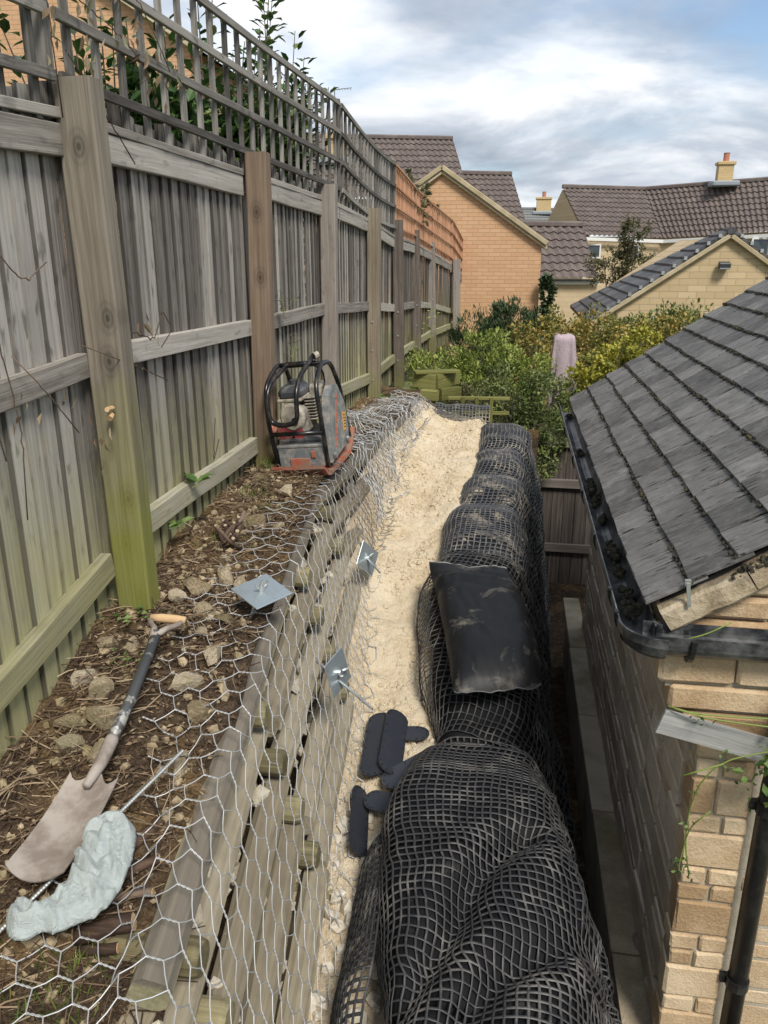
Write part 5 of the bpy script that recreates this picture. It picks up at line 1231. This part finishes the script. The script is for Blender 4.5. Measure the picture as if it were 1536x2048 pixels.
# silvered plank and climbers by the corner
t = beam('old_plank', (.525, HY0 - .19, 1.985), (.90, HY0 - .13, 1.865), .012, .085, 'plank', None, seg=4, jit=.002); tag(t, 'short silvered plank end sticking out from the house corner', 'plank')
t = thing('climbing_plant', 'climbing plant with green leaves tangled by the downpipe', 'climber', (.92, HY0 - .16, 1.85))
q = MB()
for P in ([(.54, 2.30, 2.045), (.62, 2.29, 2.03), (.75, 2.29, 2.03), (.98, 2.30, 2.035)], [(.56, 2.295, 2.04), (.66, 2.285, 2.02), (.80, 2.285, 2.01), (.98, 2.29, 2.0)], [(.98, 2.28, 1.95), (.84, 2.27, 1.93), (.74, 2.26, 1.90), (.69, 2.26, 1.86), (.655, 2.27, 1.78), (.645, 2.30, 1.65), (.66, 2.33, 1.5), (.685, 2.33, 1.38)],
          [(.72, 2.26, 1.88), (.66, 2.25, 1.86), (.60, 2.25, 1.83)], [(.70, 2.26, 1.70), (.655, 2.3, 1.60), (.64, 2.31, 1.42), (.66, 2.32, 1.40)], [(.70, 2.33, 2.33), (.64, 2.335, 2.285), (.56, 2.34, 2.25), (.85, 2.33, 2.40)][:3]):
    q = MB(); q.tube(smooth_path(P), .0026, 5); q.wbuild('stem', 'stem_green', t, origin=(.92, HY0 - .16, 1.85), smooth=True)
mb = MB()
for _ in range(260):
    p = Vector((.925 + R.gauss(0, .045), 2.27 + R.gauss(0, .03), 1.88 + R.gauss(0, .06))); leaf_into(mb, p, rdir() + Vector((-.2, -.4, -.1)), rdir(), R.uniform(.018, .045), R.uniform(.014, .03), R.uniform(.2, 1))
for P in ((.62, 2.28, 2.02), (.66, 2.28, 2.0), (.72, 2.26, 1.91), (.655, 2.28, 1.76), (.65, 2.3, 1.62), (.665, 2.32, 1.45), (.68, 2.32, 1.39), (.64, 2.31, 1.42), (.63, 2.31, 1.46), (.75, 2.30, 1.83), (.80, 2.31, 1.76), (.83, 2.31, 1.70)):
    for _ in range(5): leaf_into(mb, Vector(P) + rdir() * .015, rdir(), rdir(), R.uniform(.012, .024), .011, R.random())
for _ in range(20): leaf_into(mb, Vector((.95 + R.gauss(0, .03), 2.27, 2.10 + R.gauss(0, .04))), rdir(), rdir(), .035, .025, R.random() * .5)
mb.wbuild('foliage', 'leaf_ivy', t, origin=(.92, HY0 - .16, 1.85))

# brown board fence across the far end of the gap
t = thing('board_fence', 'dark brown board fence closing the far end of the gap', 'fence', (.6, 8.1, 0))
x = .12
while x < 1.25:
    w = R.uniform(.11, .14); beam('board', (x + w / 2, 8.12 + R.uniform(-.004, .004), -.02), (x + w / 2, 8.12, 1.50), .016, w - .005, 'board_far', t, up=(1, 0, 0), seg=3, jit=.001, ch=.002); x += w
for zz_ in (1.53, 1.12, .42): beam('rail', (.10, 8.085, zz_), (1.25, 8.085, zz_), .04, .09 if zz_ < 1.5 else .05, 'board_far', t, seg=3, jit=.002)

# ---------------------------------------------------------------- distant houses
def pantiles(name, RL, RR, EL, ER, mat, parent, wave=.24, gauge=.33, amp=.035):
    """double-curved pantile roof as stepped, waved sheet between ridge and eave lines"""
    RL, RR, EL, ER = map(Vector, (RL, RR, EL, ER)); W_ = max((RR - RL).length, (ER - EL).length); Hh = ((EL - RL).length + (ER - RR).length) / 2
    nw = max(2, int(W_ / wave)); nc = max(2, int(Hh / gauge)); N_ = (RR - RL).cross(EL - RL).normalized()
    if N_.z < 0: N_ = -N_
    rows = []
    for c in range(nc):
        for f, lift in ((0.0, .0), (.985, .045)):
            g = (c + f) / nc; a, b = RL.lerp(EL, g), RR.lerp(ER, g)
            rows.append([a.lerp(b, i / (nw * 5)) + N_ * (amp * math.sin(2 * math.pi * i / 5) + lift) for i in range(nw * 5 + 1)])
    mb = MB(); mb.grid(rows); ro = mb.wbuild(name, mat, parent)
    q = MB(); q.tube([RL + Vector((0, 0, .05)), RL.lerp(RR, .5) + Vector((0, 0, .05)), RR + Vector((0, 0, .05))], .10, 6); q.wbuild('ridge_tile', mat, ro)
    return ro
def wallq(name, pts, mat, parent, th=(0, .2, 0)):
    p = [Vector(q) for q in pts]; t_ = Vector(th); n = len(p); q = MB()
    q.add(p + [a + t_ for a in p], [tuple(range(n)), tuple(range(2 * n - 1, n - 1, -1))] + [(i, n + i, n + (i + 1) % n, (i + 1) % n) for i in range(n)])
    return q.wbuild(name, mat, parent)
def chimney(parent, c, w, h, pots=1):
    c = Vector(c); q = MB(); q.bbox(c + Vector((0, 0, h / 2)), (w, w * .8, h), .01); q.bbox(c + Vector((0, 0, h - .08)), (w + .12, w * .8 + .12, .12), .01); ch = q.wbuild('chimney', 'brick_yellow', parent)
    q = MB(); q.bbox(c + Vector((0, -.05, .05)), (w + .5, w + .4, .22), .05); q.wbuild('flashing', 'lead', ch)
    for i in range(pots): q = MB(); q.tube([c + Vector((0, 0, h)), c + Vector((0, 0, h + .3)), c + Vector((0, 0, h + .34))], [.13, .12, .14], 10); q.wbuild('chimney_pot', 'pot', ch)
def window(parent, c, w, h, n=(0, -1, 0)):
    c = Vector(c); q = MB(); f = .06
    for d in ((0, h / 2 - f / 2, w, f), (0, -h / 2 + f / 2, w, f), (-w / 2 + f / 2, 0, f, h - 2 * f), (w / 2 - f / 2, 0, f, h - 2 * f)): q.box(c + Vector((d[0], 0, d[1])), (d[2], .08, d[3]))
    wf = q.wbuild('window', 'white_paint', parent); q = MB(); q.box(c + Vector((0, .02, 0)), (w - 2 * f, .03, h - 2 * f)); q.wbuild('pane', 'glass', wf)

# orange brick gable house beyond the fence
t = thing('brick_house', 'orange brick gable end behind the far end of the fence', 'house', (-1.4, 18, .8))
ap, el, er = (-1.485, 17, 4.90), (-3.95, 17, 3.28), (.52, 17, 3.56)
wallq('gable_wall', [(-3.95, 17, .5), (.52, 17, .5), er, ap, el], 'brick_orange', t, (0, 6, 0))
for a, b in ((ap, (.62, 17, 3.50)), (ap, (-4.05, 17, 3.22))):
    beam('verge', (a[0], 16.93, a[2] + .04), (b[0], 16.93, b[2] + .02), .12, .09, 'sandstone_coping', t, seg=2, ch=.01)
    beam('verge', (a[0], 16.96, a[2] - .05), (b[0], 16.96, b[2] - .07), .10, .06, 'sandstone_coping', t, seg=2, ch=.01)
wallq('roof_slope', [(-1.485, 16.95, 5.0), (.64, 16.95, 3.58), (.64, 23, 3.58), (-1.485, 23, 5.0)], 'pantile', t, (0, 0, -.08))
wallq('roof_slope', [(-4.05, 16.95, 3.3), (-1.485, 16.95, 5.0), (-1.485, 23, 5.0), (-4.05, 23, 3.3)], 'pantile', t, (0, 0, -.08))
# house behind it: two stepped pantiled roofs
t = thing('tiled_house', 'taller house with brown pantiled roof rising behind the brick gable', 'house', (-5, 38, .8))
pantiles('roof', (-9.5, 36.4, 8.0), (-2.9, 38, 7.95), (-8.6, 34, 5.4), (-1.95, 35.7, 5.45), 'pantile', t)
wallq('wall', [(-8.5, 34.3, .8), (-2.0, 36, .8), (-2.0, 36, 5.4), (-8.5, 34.3, 5.4)], 'stone_far', t, (0, 3, 0))
wallq('gable_wall', [(-2.05, 35.8, .8), (-2.95, 38, .8), (-2.95, 38.05, 7.8), (-2.05, 35.8, 5.3)], 'stone_far', t, (-.1, 0, 0))
t = thing('tiled_house', 'lower pantiled house stepping down right of the taller roof', 'house', (-1, 38, .8))
pantiles('roof', (-3.2, 37.2, 6.52), (-.3, 38, 6.5), (-2.6, 35.1, 4.4), (.41, 35.9, 4.45), 'pantile', t)
wallq('wall', [(-2.6, 35.4, .8), (.35, 36.2, .8), (.35, 36.2, 4.4), (-2.6, 35.4, 4.4)], 'stone_far', t, (0, 3, 0))
# low extension with white fascia
t = thing('low_annexe', 'low pale annexe with pantiled roof and white fascia right of the brick gable', 'house', (1.8, 27, .8))
pantiles('roof', (.0, 27.6, 4.15), (2.11, 28, 4.13), (.45, 26, 2.55), (2.58, 26.3, 2.56), 'pantile', t)
wallq('wall', [(.4, 26.2, .5), (2.60, 26.5, .5), (2.60, 26.5, 2.45), (.4, 26.2, 2.45)], 'stone_far', t, (0, 2, 0))
beam('fascia', (.4, 26.08, 2.44), (2.62, 26.38, 2.44), .03, .10, 'white_paint', t, seg=1)
beam('gutter', (.4, 26.0, 2.52), (2.62, 26.3, 2.52), .08, .06, 'black_plastic', t, seg=1)
# long terrace on the right
t = thing('terrace_house', 'long pale terrace with brown pantiled roof and chimney across the right background', 'house', (7, 40, .8))
A, B, Cc = (2.0, 40, 6.1), (5.78, 41, 6.03), (13.0, 37, 6.28); A2, B2, C2 = (3.0, 37.6, 3.98), (6.41, 38.6, 3.87), (12.4, 34.5, 4.2)
pantiles('roof', A, B, A2, B2, 'pantile', t); pantiles('roof', B, Cc, B2, C2, 'pantile', t)
wallq('wall', [(3.0, 37.8, .5), (6.4, 38.8, .5), (6.4, 38.8, 3.95), (3.0, 37.8, 3.95)], 'stone_far', t, (0, 2, 0)); wallq('wall', [(6.4, 38.8, .5), (12.4, 34.7, .5), (12.4, 34.7, 4.2), (6.4, 38.8, 3.95)], 'stone_far', t, (0, 2, 0))
wallq('gable_wall', [(3.0, 37.75, .5), (2.0, 40, .5), (1.15, 42.2, .5), (1.15, 42.2, 3.95), (2.0, 40, 6.0), (3.0, 37.75, 3.95)], 'stone_far', t, (.2, .1, 0))
beam('fascia', (3.0, 37.55, 3.86), (6.41, 38.5, 3.76), .04, .14, 'white_paint', t, seg=1); beam('fascia', (6.41, 38.5, 3.76), (12.4, 34.4, 4.07), .04, .14, 'white_paint', t, seg=1)
for u in (.12, .62):
    c = Vector((3.0, 37.7, 3.36)).lerp(Vector((6.4, 38.7, 3.30)), u); window(t, c, .6, .6)
for u in (.12, .60, .86):
    c = Vector((6.4, 38.7, 3.36)).lerp(Vector((12.4, 34.6, 3.55)), u); window(t, c, .55 if u < .5 else 1.0, .55 if u < .5 else .8)
chimney(t, (8.75, 39.05, 6.05), .62, .95)
t = thing('distant_house', 'distant grey-tiled house with yellow chimney between the brick gable and terrace', 'house', (1.3, 60, .8))
pantiles('roof', (-.4, 58, 6.0), (2.6, 58.6, 5.95), (-.4, 55, 4.2), (3.0, 55.4, 4.2), 'tile_grey', t, amp=.012); wallq('wall', [(-.4, 55.4, .5), (2.9, 55.8, .5), (2.9, 55.8, 4.2), (-.4, 55.4, 4.2)], 'stone_far', t, (0, 3, 0))
chimney(t, (1.75, 58.3, 5.7), .95, 1.05)
# stone garage with slate roof
t = thing('stone_garage', 'pale stone garage gable with dark slate roof beyond the hedge', 'garage', (3.6, 16, .8))
AP = (3.57, 15, 3.60)
wallq('gable_wall', [(1.55, 15, .4), (5.6, 15, .4), (5.6, 15, 2.22), AP, (1.55, 15, 2.22)], 'brick_stone', t, (0, 4.4, 0))
for a, b in ((AP, (1.40, 15, 2.13)), (AP, (5.75, 15, 2.13))): beam('verge', (a[0], 14.95, a[2] + .035), (b[0], 14.95, b[2] + .03), .10, .075, 'sandstone_coping', t, seg=2, ch=.01)
ro = bpy.data.objects.new('roof', None); place(ro, Matrix.Translation(Vector((3.57, 17, 2.2))), t)
slr = MB(); slr.box((.07, 0, 0), (.19, 1, .02)); rows_ = 13
for side in (-1, 1):
    for r_ in range(rows_):
        f0 = r_ / rows_; xa = 3.57 + side * (2.25 * (1 - f0)); za = 2.13 + (3.70 - 2.13) * f0
        xb = 3.57 + side * (2.25 * (1 - (r_ + 1.15) / rows_)); zb = 2.13 + (3.70 - 2.13) * (r_ + 1.15) / rows_
        depth = 4.3 * (1 - f0 * .93) + .25
        n = max(1, int(depth / .45)) if side < 0 else 1
        for k in range(n):
            y0, y1 = 14.93 + depth * k / n, 14.93 + depth * (k + 1) / n - .008
            q = MB(); q.hexa([Vector(p) for p in ((xa, y0, za), (xb, y0, zb), (xb, y1, zb), (xa, y1, za), (xa, y0, za + .07), (xb, y0, zb + .03), (xb, y1, zb + .03), (xa, y1, za + .07))]); q.wbuild('tile', 'slate_far', ro)
for side in (-1, 1):
    for r_ in range(1, rows_):
        f0 = r_ / rows_; q = MB(); q.box((3.57 + side * 2.25 * (1 - f0), 14.91, 2.13 + 1.57 * f0 + .05), (.05, .03, .06)); q.wbuild('verge_clip', 'steel', ro)
q = MB(); q.tube([(3.57, 14.9, 3.70), (3.57, 15.15, 3.70)], .07, 8); q.wbuild('ridge_tile', 'slate_far', ro)
t = thing('wall_light', 'small dark floodlight fixed on the garage gable', 'lamp', (3.5, 14.95, 3.1))
q = MB(); q.bbox((3.52, 14.9, 3.16), (.19, .12, .09), .012, Matrix.Rotation(.25, 3, 'X')); q.bbox((3.52, 14.97, 3.13), (.08, .06, .06), .01); q.wbuild('lamp_housing', 'lamp_body', t)
q = MB(); q.box((3.52, 14.855, 3.105), (.16, .06, .015), Matrix.Rotation(.4, 3, 'X')); q.wbuild('lamp_glass', 'lens', t)
# orange brick house behind the near trellis, and a far one carrying an aerial
t = thing('brick_house', 'orange brick house seen through the near trellis, upper left', 'house', (-10, 16, 1.7))
wallq('gable_wall', [(-16, 15, 1.5), (-5.75, 15, 1.5), (-5.75, 15, 6.75), (-9.2, 15, 8.9), (-16, 15, 6.0)], 'brick_orange', t, (0, 6, 0))
beam('verge', (-9.2, 14.9, 9.0), (-5.5, 14.9, 6.66), .14, .14, 'sandstone_coping', t, seg=2)
wallq('roof_slope', [(-9.2, 14.95, 9.08), (-5.4, 14.95, 6.72), (-5.4, 21, 6.72), (-9.2, 21, 9.08)], 'pantile', t, (0, 0, -.1))
t = thing('tiled_house', 'far house behind the laurel with a pale chimney', 'house', (-7, 26, 1.7))
wallq('wall', [(-10, 25.2, 1.5), (-5.6, 25.2, 1.5), (-5.6, 25.2, 4.6), (-10, 25.2, 4.6)], 'stone_far', t, (0, 3, 0)); pantiles('roof', (-10, 27.5, 6.4), (-5.6, 27.5, 6.4), (-10, 25, 4.6), (-5.6, 25, 4.6), 'pantile', t); chimney(t, (-5.75, 27, 6.0), .5, .85)
t = thing('tv_aerial', 'thin television aerial on a mast above the grey trellis', 'aerial', (-5.75, 27, 6.9)); q = MB(); q.tube([(-5.75, 27, 6.8), (-5.75, 27, 8.2)], .018, 6); q.wbuild('mast', 'lead', t)
q = MB(); q.tube([(-5.85, 27, 8.1), (-5.2, 27, 8.15)], .012, 5)
for k in range(6): q.tube([(-5.7 + k * .09, 26.85, 8.12), (-5.7 + k * .09, 27.15, 8.12)], .008, 4)
q.wbuild('antenna', 'lead', t)

# ---------------------------------------------------------------- vegetation
RL_ = random.Random(5)
def laurel():
    base = (-2.15, 5.6, 1.75); t = thing('laurel_shrub', 'tall glossy laurel with upright shoots behind the grey trellis', 'shrub', base); mb = MB(); st = MB()
    shoots = []
    for i in range(64):
        y = RL_.uniform(4.15, 7.35); x = -1.95 + RL_.gauss(0, .2) - .08 * (7 - y); h = RL_.uniform(4.35, 4.75)
        if 3.9 < y < 4.8: h = RL_.uniform(4.1, 4.6)
        shoots.append((x, y, h))
    shoots += [(-1.80, 6.35, 5.30), (-1.85, 6.55, 5.15), (-1.75, 6.8, 5.0), (-1.8, 6.15, 5.05), (-1.72, 6.95, 4.85), (-1.95, 5.55, 5.05), (-2.0, 5.4, 4.95), (-1.7, 7.1, 4.7)]
    for x, y, h in shoots:
        b = Vector((-2.1 + RL_.gauss(0, .15), y + RL_.gauss(0, .2), 1.8)); e = Vector((x, y, h)); m = b.lerp(e, .55) + Vector((RL_.gauss(0, .06), RL_.gauss(0, .06), 0))
        st.tube([b, m, e], [.016, .009, .003], 4)
        n = 70
        for k in range(n):
            f = .38 + .62 * (k / n); p = (b.lerp(m, f / .55) if f < .55 else m.lerp(e, (f - .55) / .45)); a = k * 2.4 + RL_.uniform(-.4, .4)
            rr_ = .06 + .22 * (1 - f)
            p = p + Vector((math.cos(a), math.sin(a), 0)) * RL_.uniform(0, rr_); d = Vector((math.cos(a), math.sin(a), RL_.uniform(.2, 1.0))); s = RL_.uniform(.7, 1.2)
            leaf_into(mb, p, d, Vector((0, 0, 1)), .10 * s, .05 * s, min(1, max(0, RL_.gauss(.45, .25))))
    for c_, r3, n_ in (((-2.0, 6.2, 4.02), (.28, 1.1, .42), 4300), ((-2.0, 4.9, 4.0), (.26, .8, .36), 2800), ((-1.85, 6.7, 4.2), (.2, .5, .40), 1300)):
        for p, d, tb in clump_points(c_, r3, n_, 40, RL_, .1):
            s = RL_.uniform(.6, 1.2); leaf_into(mb, p, d * .5 + rdir(RL_) + Vector((0, 0, .5)), Vector((0, 0, 1)) + rdir(RL_) * .6, .10 * s, .05 * s, min(1, max(0, RL_.gauss(.42, .25) + tb)))
    mb.wbuild('foliage', 'leaf_laurel', t, origin=base); st.wbuild('branches', 'bark', t, origin=base)
laurel()
# dead vine on the near trellis
t = thing('dead_vine', 'withered climber with curled brown leaves on the near trellis', 'climber', (-1.47, 2.6, 3.9)); q = MB()
for P in ([(-1.44, 2.62, 3.8), (-1.44, 2.60, 4.1), (-1.42, 2.62, 4.3), (-1.44, 2.58, 4.6)], [(-1.43, 2.6, 4.18), (-1.42, 2.8, 4.16), (-1.43, 3.1, 4.12), (-1.44, 3.25, 4.08)], [(-1.44, 2.25, 4.28), (-1.43, 2.45, 4.22), (-1.43, 2.6, 4.18)], [(-1.43, 2.7, 4.5), (-1.42, 2.95, 4.4), (-1.43, 3.3, 4.25), (-1.43, 3.5, 4.1)],
          [(-1.43, 2.66, 4.0), (-1.41, 2.85, 3.84), (-1.41, 3.05, 3.7)], [(-1.40, 2.68, 3.10), (-1.36, 2.8, 3.12), (-1.37, 3.0, 3.06), (-1.39, 3.12, 3.18), (-1.38, 3.2, 3.1), (-1.39, 3.1, 3.02)], [(-1.40, 2.5, 3.1), (-1.36, 2.68, 3.03), (-1.37, 2.9, 2.96), (-1.38, 3.1, 2.9)],
          [(-1.46, 2.0, 3.45), (-1.45, 2.12, 3.2), (-1.46, 2.2, 2.9), (-1.47, 2.18, 2.6)], [(-1.46, 2.1, 3.5), (-1.46, 2.3, 3.3), (-1.46, 2.45, 3.36)], [(-1.46, 1.95, 3.3), (-1.45, 2.05, 3.0), (-1.46, 2.1, 2.8)], [(-1.46, 2.2, 3.1), (-1.44, 2.35, 2.95), (-1.45, 2.5, 2.80)], [(-1.42, 3.75, 2.5), (-1.41, 3.62, 2.40), (-1.40, 3.66, 2.62)]):
    q = MB(); q.tube([v_ + Vector((.006 * nz(i_ * .7, v_.y * 9), .012 * nz(i_ * .8, 3.), .012 * nz(i_ * .6, 7.))) for i_, v_ in enumerate(smooth_path(P, 9))], .0022, 5); q.wbuild('stem', 'twig', t, origin=(-1.47, 2.6, 3.9), smooth=True)
mb = MB()
for P, n in (((-1.42, 2.62, 4.22), 16), ((-1.42, 2.45, 4.25), 10), ((-1.42, 2.8, 4.17), 12), ((-1.42, 2.95, 4.3), 14), ((-1.42, 3.15, 4.15), 12), ((-1.42, 2.68, 4.42), 14), ((-1.42, 3.3, 4.05), 8), ((-1.42, 3.45, 4.12), 8), ((-1.44, 2.3, 4.1), 8), ((-1.43, 2.45, 2.92), 5), ((-1.42, 2.5, 2.8), 5), ((-1.44, 2.2, 2.95), 4), ((-1.38, 2.98, 3.1), 4), ((-1.42, 2.6, 4.0), 8)):
    for _ in range(n): leaf_into(mb, Vector(P) + Vector((RL_.gauss(0, .02), RL_.gauss(0, .07), RL_.gauss(0, .05))), Vector((RL_.gauss(0, .4), RL_.gauss(0, .5), -1)), rdir(RL_), RL_.uniform(.028, .060), RL_.uniform(.012, .022), RL_.random())
mb.wbuild('dead_leaves', 'leaf_dead', t, origin=(-1.47, 2.6, 3.9))

# garden bushes beyond the trench
RV = random.Random(9)
bush('dark_bush', 'dark green upright bush in front of the orange brick gable', 'bush', (-.1, 13.2, 1.0), [((-.45, 13, 1.95), (.50, .5, .50), 3600, 50), ((.15, 13.2, 2.1), (.50, .5, .50), 3600, 50), ((-.05, 13.0, 2.35), (.30, .3, .30), 1200, 30), ((-.2, 12.6, 1.5), (.9, .5, .5), 2600, 40)], 'leaf_dark', .075, .022, r=RV, up=1.1, stems=10)
bush('leafy_bush', 'light green leafy bush growing beside the far fence posts', 'bush', (-.6, 9.0, 1.5), [((-.80, 9.2, 1.98), (.42, .5, .36), 3200, 40), ((-.32, 9.3, 2.16), (.48, .5, .36), 4200, 50), ((.10, 9.2, 2.04), (.36, .4, .36), 2800, 34), ((-.55, 8.8, 1.95), (.3, .3, .25), 1200, 18)], 'leaf_light', .048, .022, r=RV, up=.6, stems=10, tintb=.05)
bush('twiggy_bush', 'brownish twiggy bush in front of the light green one', 'bush', (-.35, 8.5, 1.5), [((-.45, 8.55, 1.86), (.32, .25, .22), 1000, 26), ((-.12, 8.5, 1.82), (.30, .25, .24), 1200, 26)], 'leaf_olive', .036, .017, r=RV, up=.5, stems=46, stemr=.006)
bush('green_shrub', 'mid green spreading shrub over the corner of the brown board fence', 'bush', (.15, 8.0, 1.45), [((.06, 8.2, 1.95), (.36, .32, .34), 2600, 40), ((.36, 8.05, 1.70), (.34, .28, .28), 2200, 36), ((.30, 7.85, 1.45), (.26, .2, .22), 1000, 22), ((.45, 8.5, 1.95), (.28, .3, .28), 1400, 24)], 'leaf_mid', .042, .022, r=RV, up=.3, stems=14)
bush('autumn_climber', 'orange and yellow autumn climber mass behind the pink cloth', 'bush', (.6, 11.5, 1.2), [((.42, 11.4, 2.05), (.50, .5, .55), 3400, 44), ((1.05, 11.6, 2.12), (.55, .5, .48), 3400, 44), ((.75, 10.6, 1.75), (.75, .4, .45), 3000, 40), ((1.7, 11.6, 2.2), (.45, .4, .40), 1800, 26)], 'leaf_autumn', .052, .032, r=RV, up=.3, stems=10)
bush('green_hedge', 'green hedge running in front of the stone garage', 'hedge', (1.9, 12.4, 1.0), [((1.7, 12.4, 2.05), (.6, .4, .45), 3000, 40), ((2.5, 12.4, 2.15), (.6, .4, .45), 2600, 36), ((3.2, 12.4, 2.2), (.6, .4, .45), 2000, 30)], 'leaf_mid', .07, .04, r=RV, up=.3, stems=6)
bush('yellow_shrub', 'bright yellow-green shrub at the edge of the slate roof', 'bush', (1.05, 9.1, 1.0), [((.85, 9.0, 1.92), (.24, .3, .28), 1100, 22), ((1.15, 9.1, 2.15), (.30, .3, .28), 1300, 22), ((1.45, 9.3, 2.32), (.3, .3, .28), 1100, 20)], 'leaf_yellow', .055, .03, r=RV, up=.3, stems=8)
bush('hedge_tail', 'tawny shrub tops above the slate roof edge', 'bush', (1.8, 10.4, 1.2), [((1.55, 10.4, 2.25), (.35, .3, .28), 1200, 20), ((2.0, 10.6, 2.45), (.35, .3, .22), 900, 18)], 'leaf_autumn', .045, .028, r=RV, up=.4, stems=6)
bush('garden_tree', 'small bronze-green tree in front of the terrace', 'tree', (2.75, 22, .8), [((2.95, 22, 3.75), (.40, .4, .52), 1500, 34), ((2.45, 22, 2.95), (.55, .4, .50), 2000, 40), ((3.15, 22, 2.9), (.65, .5, .50), 2200, 40), ((2.75, 21.8, 2.1), (.55, .4, .45), 1300, 30)], 'leaf_olive', .075, .04, r=RV, up=.1, stems=14, stemr=.03)
bush('ivy_column', 'dark ivy climbing the right corner of the brick gable', 'climber', (.62, 16.7, .9), [((.66, 16.75, 2.6), (.16, .12, .38), 700, 18), ((.70, 16.75, 1.9), (.17, .12, .5), 800, 18)], 'leaf_dark', .09, .06, r=RV, stems=2)
bush('rose_shoots', 'leafy shoots poking over the orange trellis', 'climber', (-1.5, 12.6, 2.0), [((-1.42, 11.6, 4.28), (.06, .25, .10), 50, 8), ((-1.36, 12.6, 4.2), (.06, .4, .10), 70, 9), ((-1.35, 12.2, 3.9), (.08, .4, .16), 60, 9), ((-1.30, 14.0, 3.98), (.06, .3, .09), 40, 7)], 'leaf_olive', .10, .05, r=RV, stems=4, stemr=.006)
# nettle-like sprout in front of the far posts
sprig('tall_weed', 'thin yellow-leaved weed in front of the far fence posts', (-1.0, 10.2, 2.35), 16, .06, 'leaf_light', .05, .35)

# mossy planter box and ladder-like trellis at the end of the sand
t = thing('timber_planter', 'mossy green timber planter ends at the far left of the sand', 'planter', (-.74, 7.95, 2.0))
beam('board', (-.93, 7.86, 2.185), (-.70, 7.80, 2.175), .04, .14, 'mossy', t, seg=3, jit=.003); beam('board', (-.70, 7.80, 2.175), (-.50, 8.1, 2.19), .04, .14, 'mossy', t, seg=3, jit=.003)
beam('board', (-.92, 7.84, 2.262), (-.50, 7.98, 2.262), .16, .02, 'mossy', t, seg=2, jit=.002); beam('block', (-.83, 7.72, 2.065), (-.67, 7.69, 2.06), .09, .10, 'mossy', t, seg=2, jit=.003); beam('block', (-.66, 7.80, 2.05), (-.48, 8.0, 2.05), .05, .12, 'mossy', t, seg=2, jit=.003)
t = thing('low_trellis', 'low mossy ladder-like trellis at the far end of the sand', 'trellis', (-.3, 7.62, 1.85))
for zz_ in (2.055, 1.915): beam('rail', (-.56, 7.62, zz_), (.02, 7.62, zz_ + .01), .022, .032, 'mossy', t, seg=3, jit=.002)
for xx in (-.425, -.29, -.155): beam('lath', (xx, 7.60, 1.80), (xx + .004, 7.60, 2.07), .02, .032, 'mossy', t, up=(1, 0, 0), seg=2, jit=.002)
# pink cloth over a post
t = thing('pink_cloth', 'faded pink cloth draped over a post among the bushes', 'cloth', (.62, 9.5, 1.2)); mb = MB(); rows = []
def sgp(v, p): return math.copysign(abs(v) ** p, v)
for j in range(28):
    f = j / 27; z = 2.485 - .82 * f; row = []
    for i in range(48):
        a = 2 * math.pi * i / 48; k = (1 - (1 - min(1, f / .06)) ** 2) ** .5 * .35 + .65 if f > 0 else .55
        w = .118 + .030 * f; fold = (.018 * math.sin(a * 7 + 2 * f) + .008 * math.sin(a * 12 + 1)) * min(1, f * 3)
        row.append(Vector((.605 + (w * sgp(math.cos(a), .55) + fold * math.cos(a)) * k + .015 * f, 9.5 + (.07 * sgp(math.sin(a), .6) + fold * math.sin(a)) * k, z + .012 * math.cos(a * 2) * (1 - f) + (.0 if f < .9 else .05 * math.sin(a * 3)))))
    rows.append(row)
mb.grid(rows, True); mb.f.append(tuple(range(47, -1, -1))); mb.wbuild('drape', 'pink', t, smooth=True); beam('post', (.62, 9.5, .6), (.62, 9.5, 2.46), .07, .07, 'post_grey', t, up=(1, 0, 0))
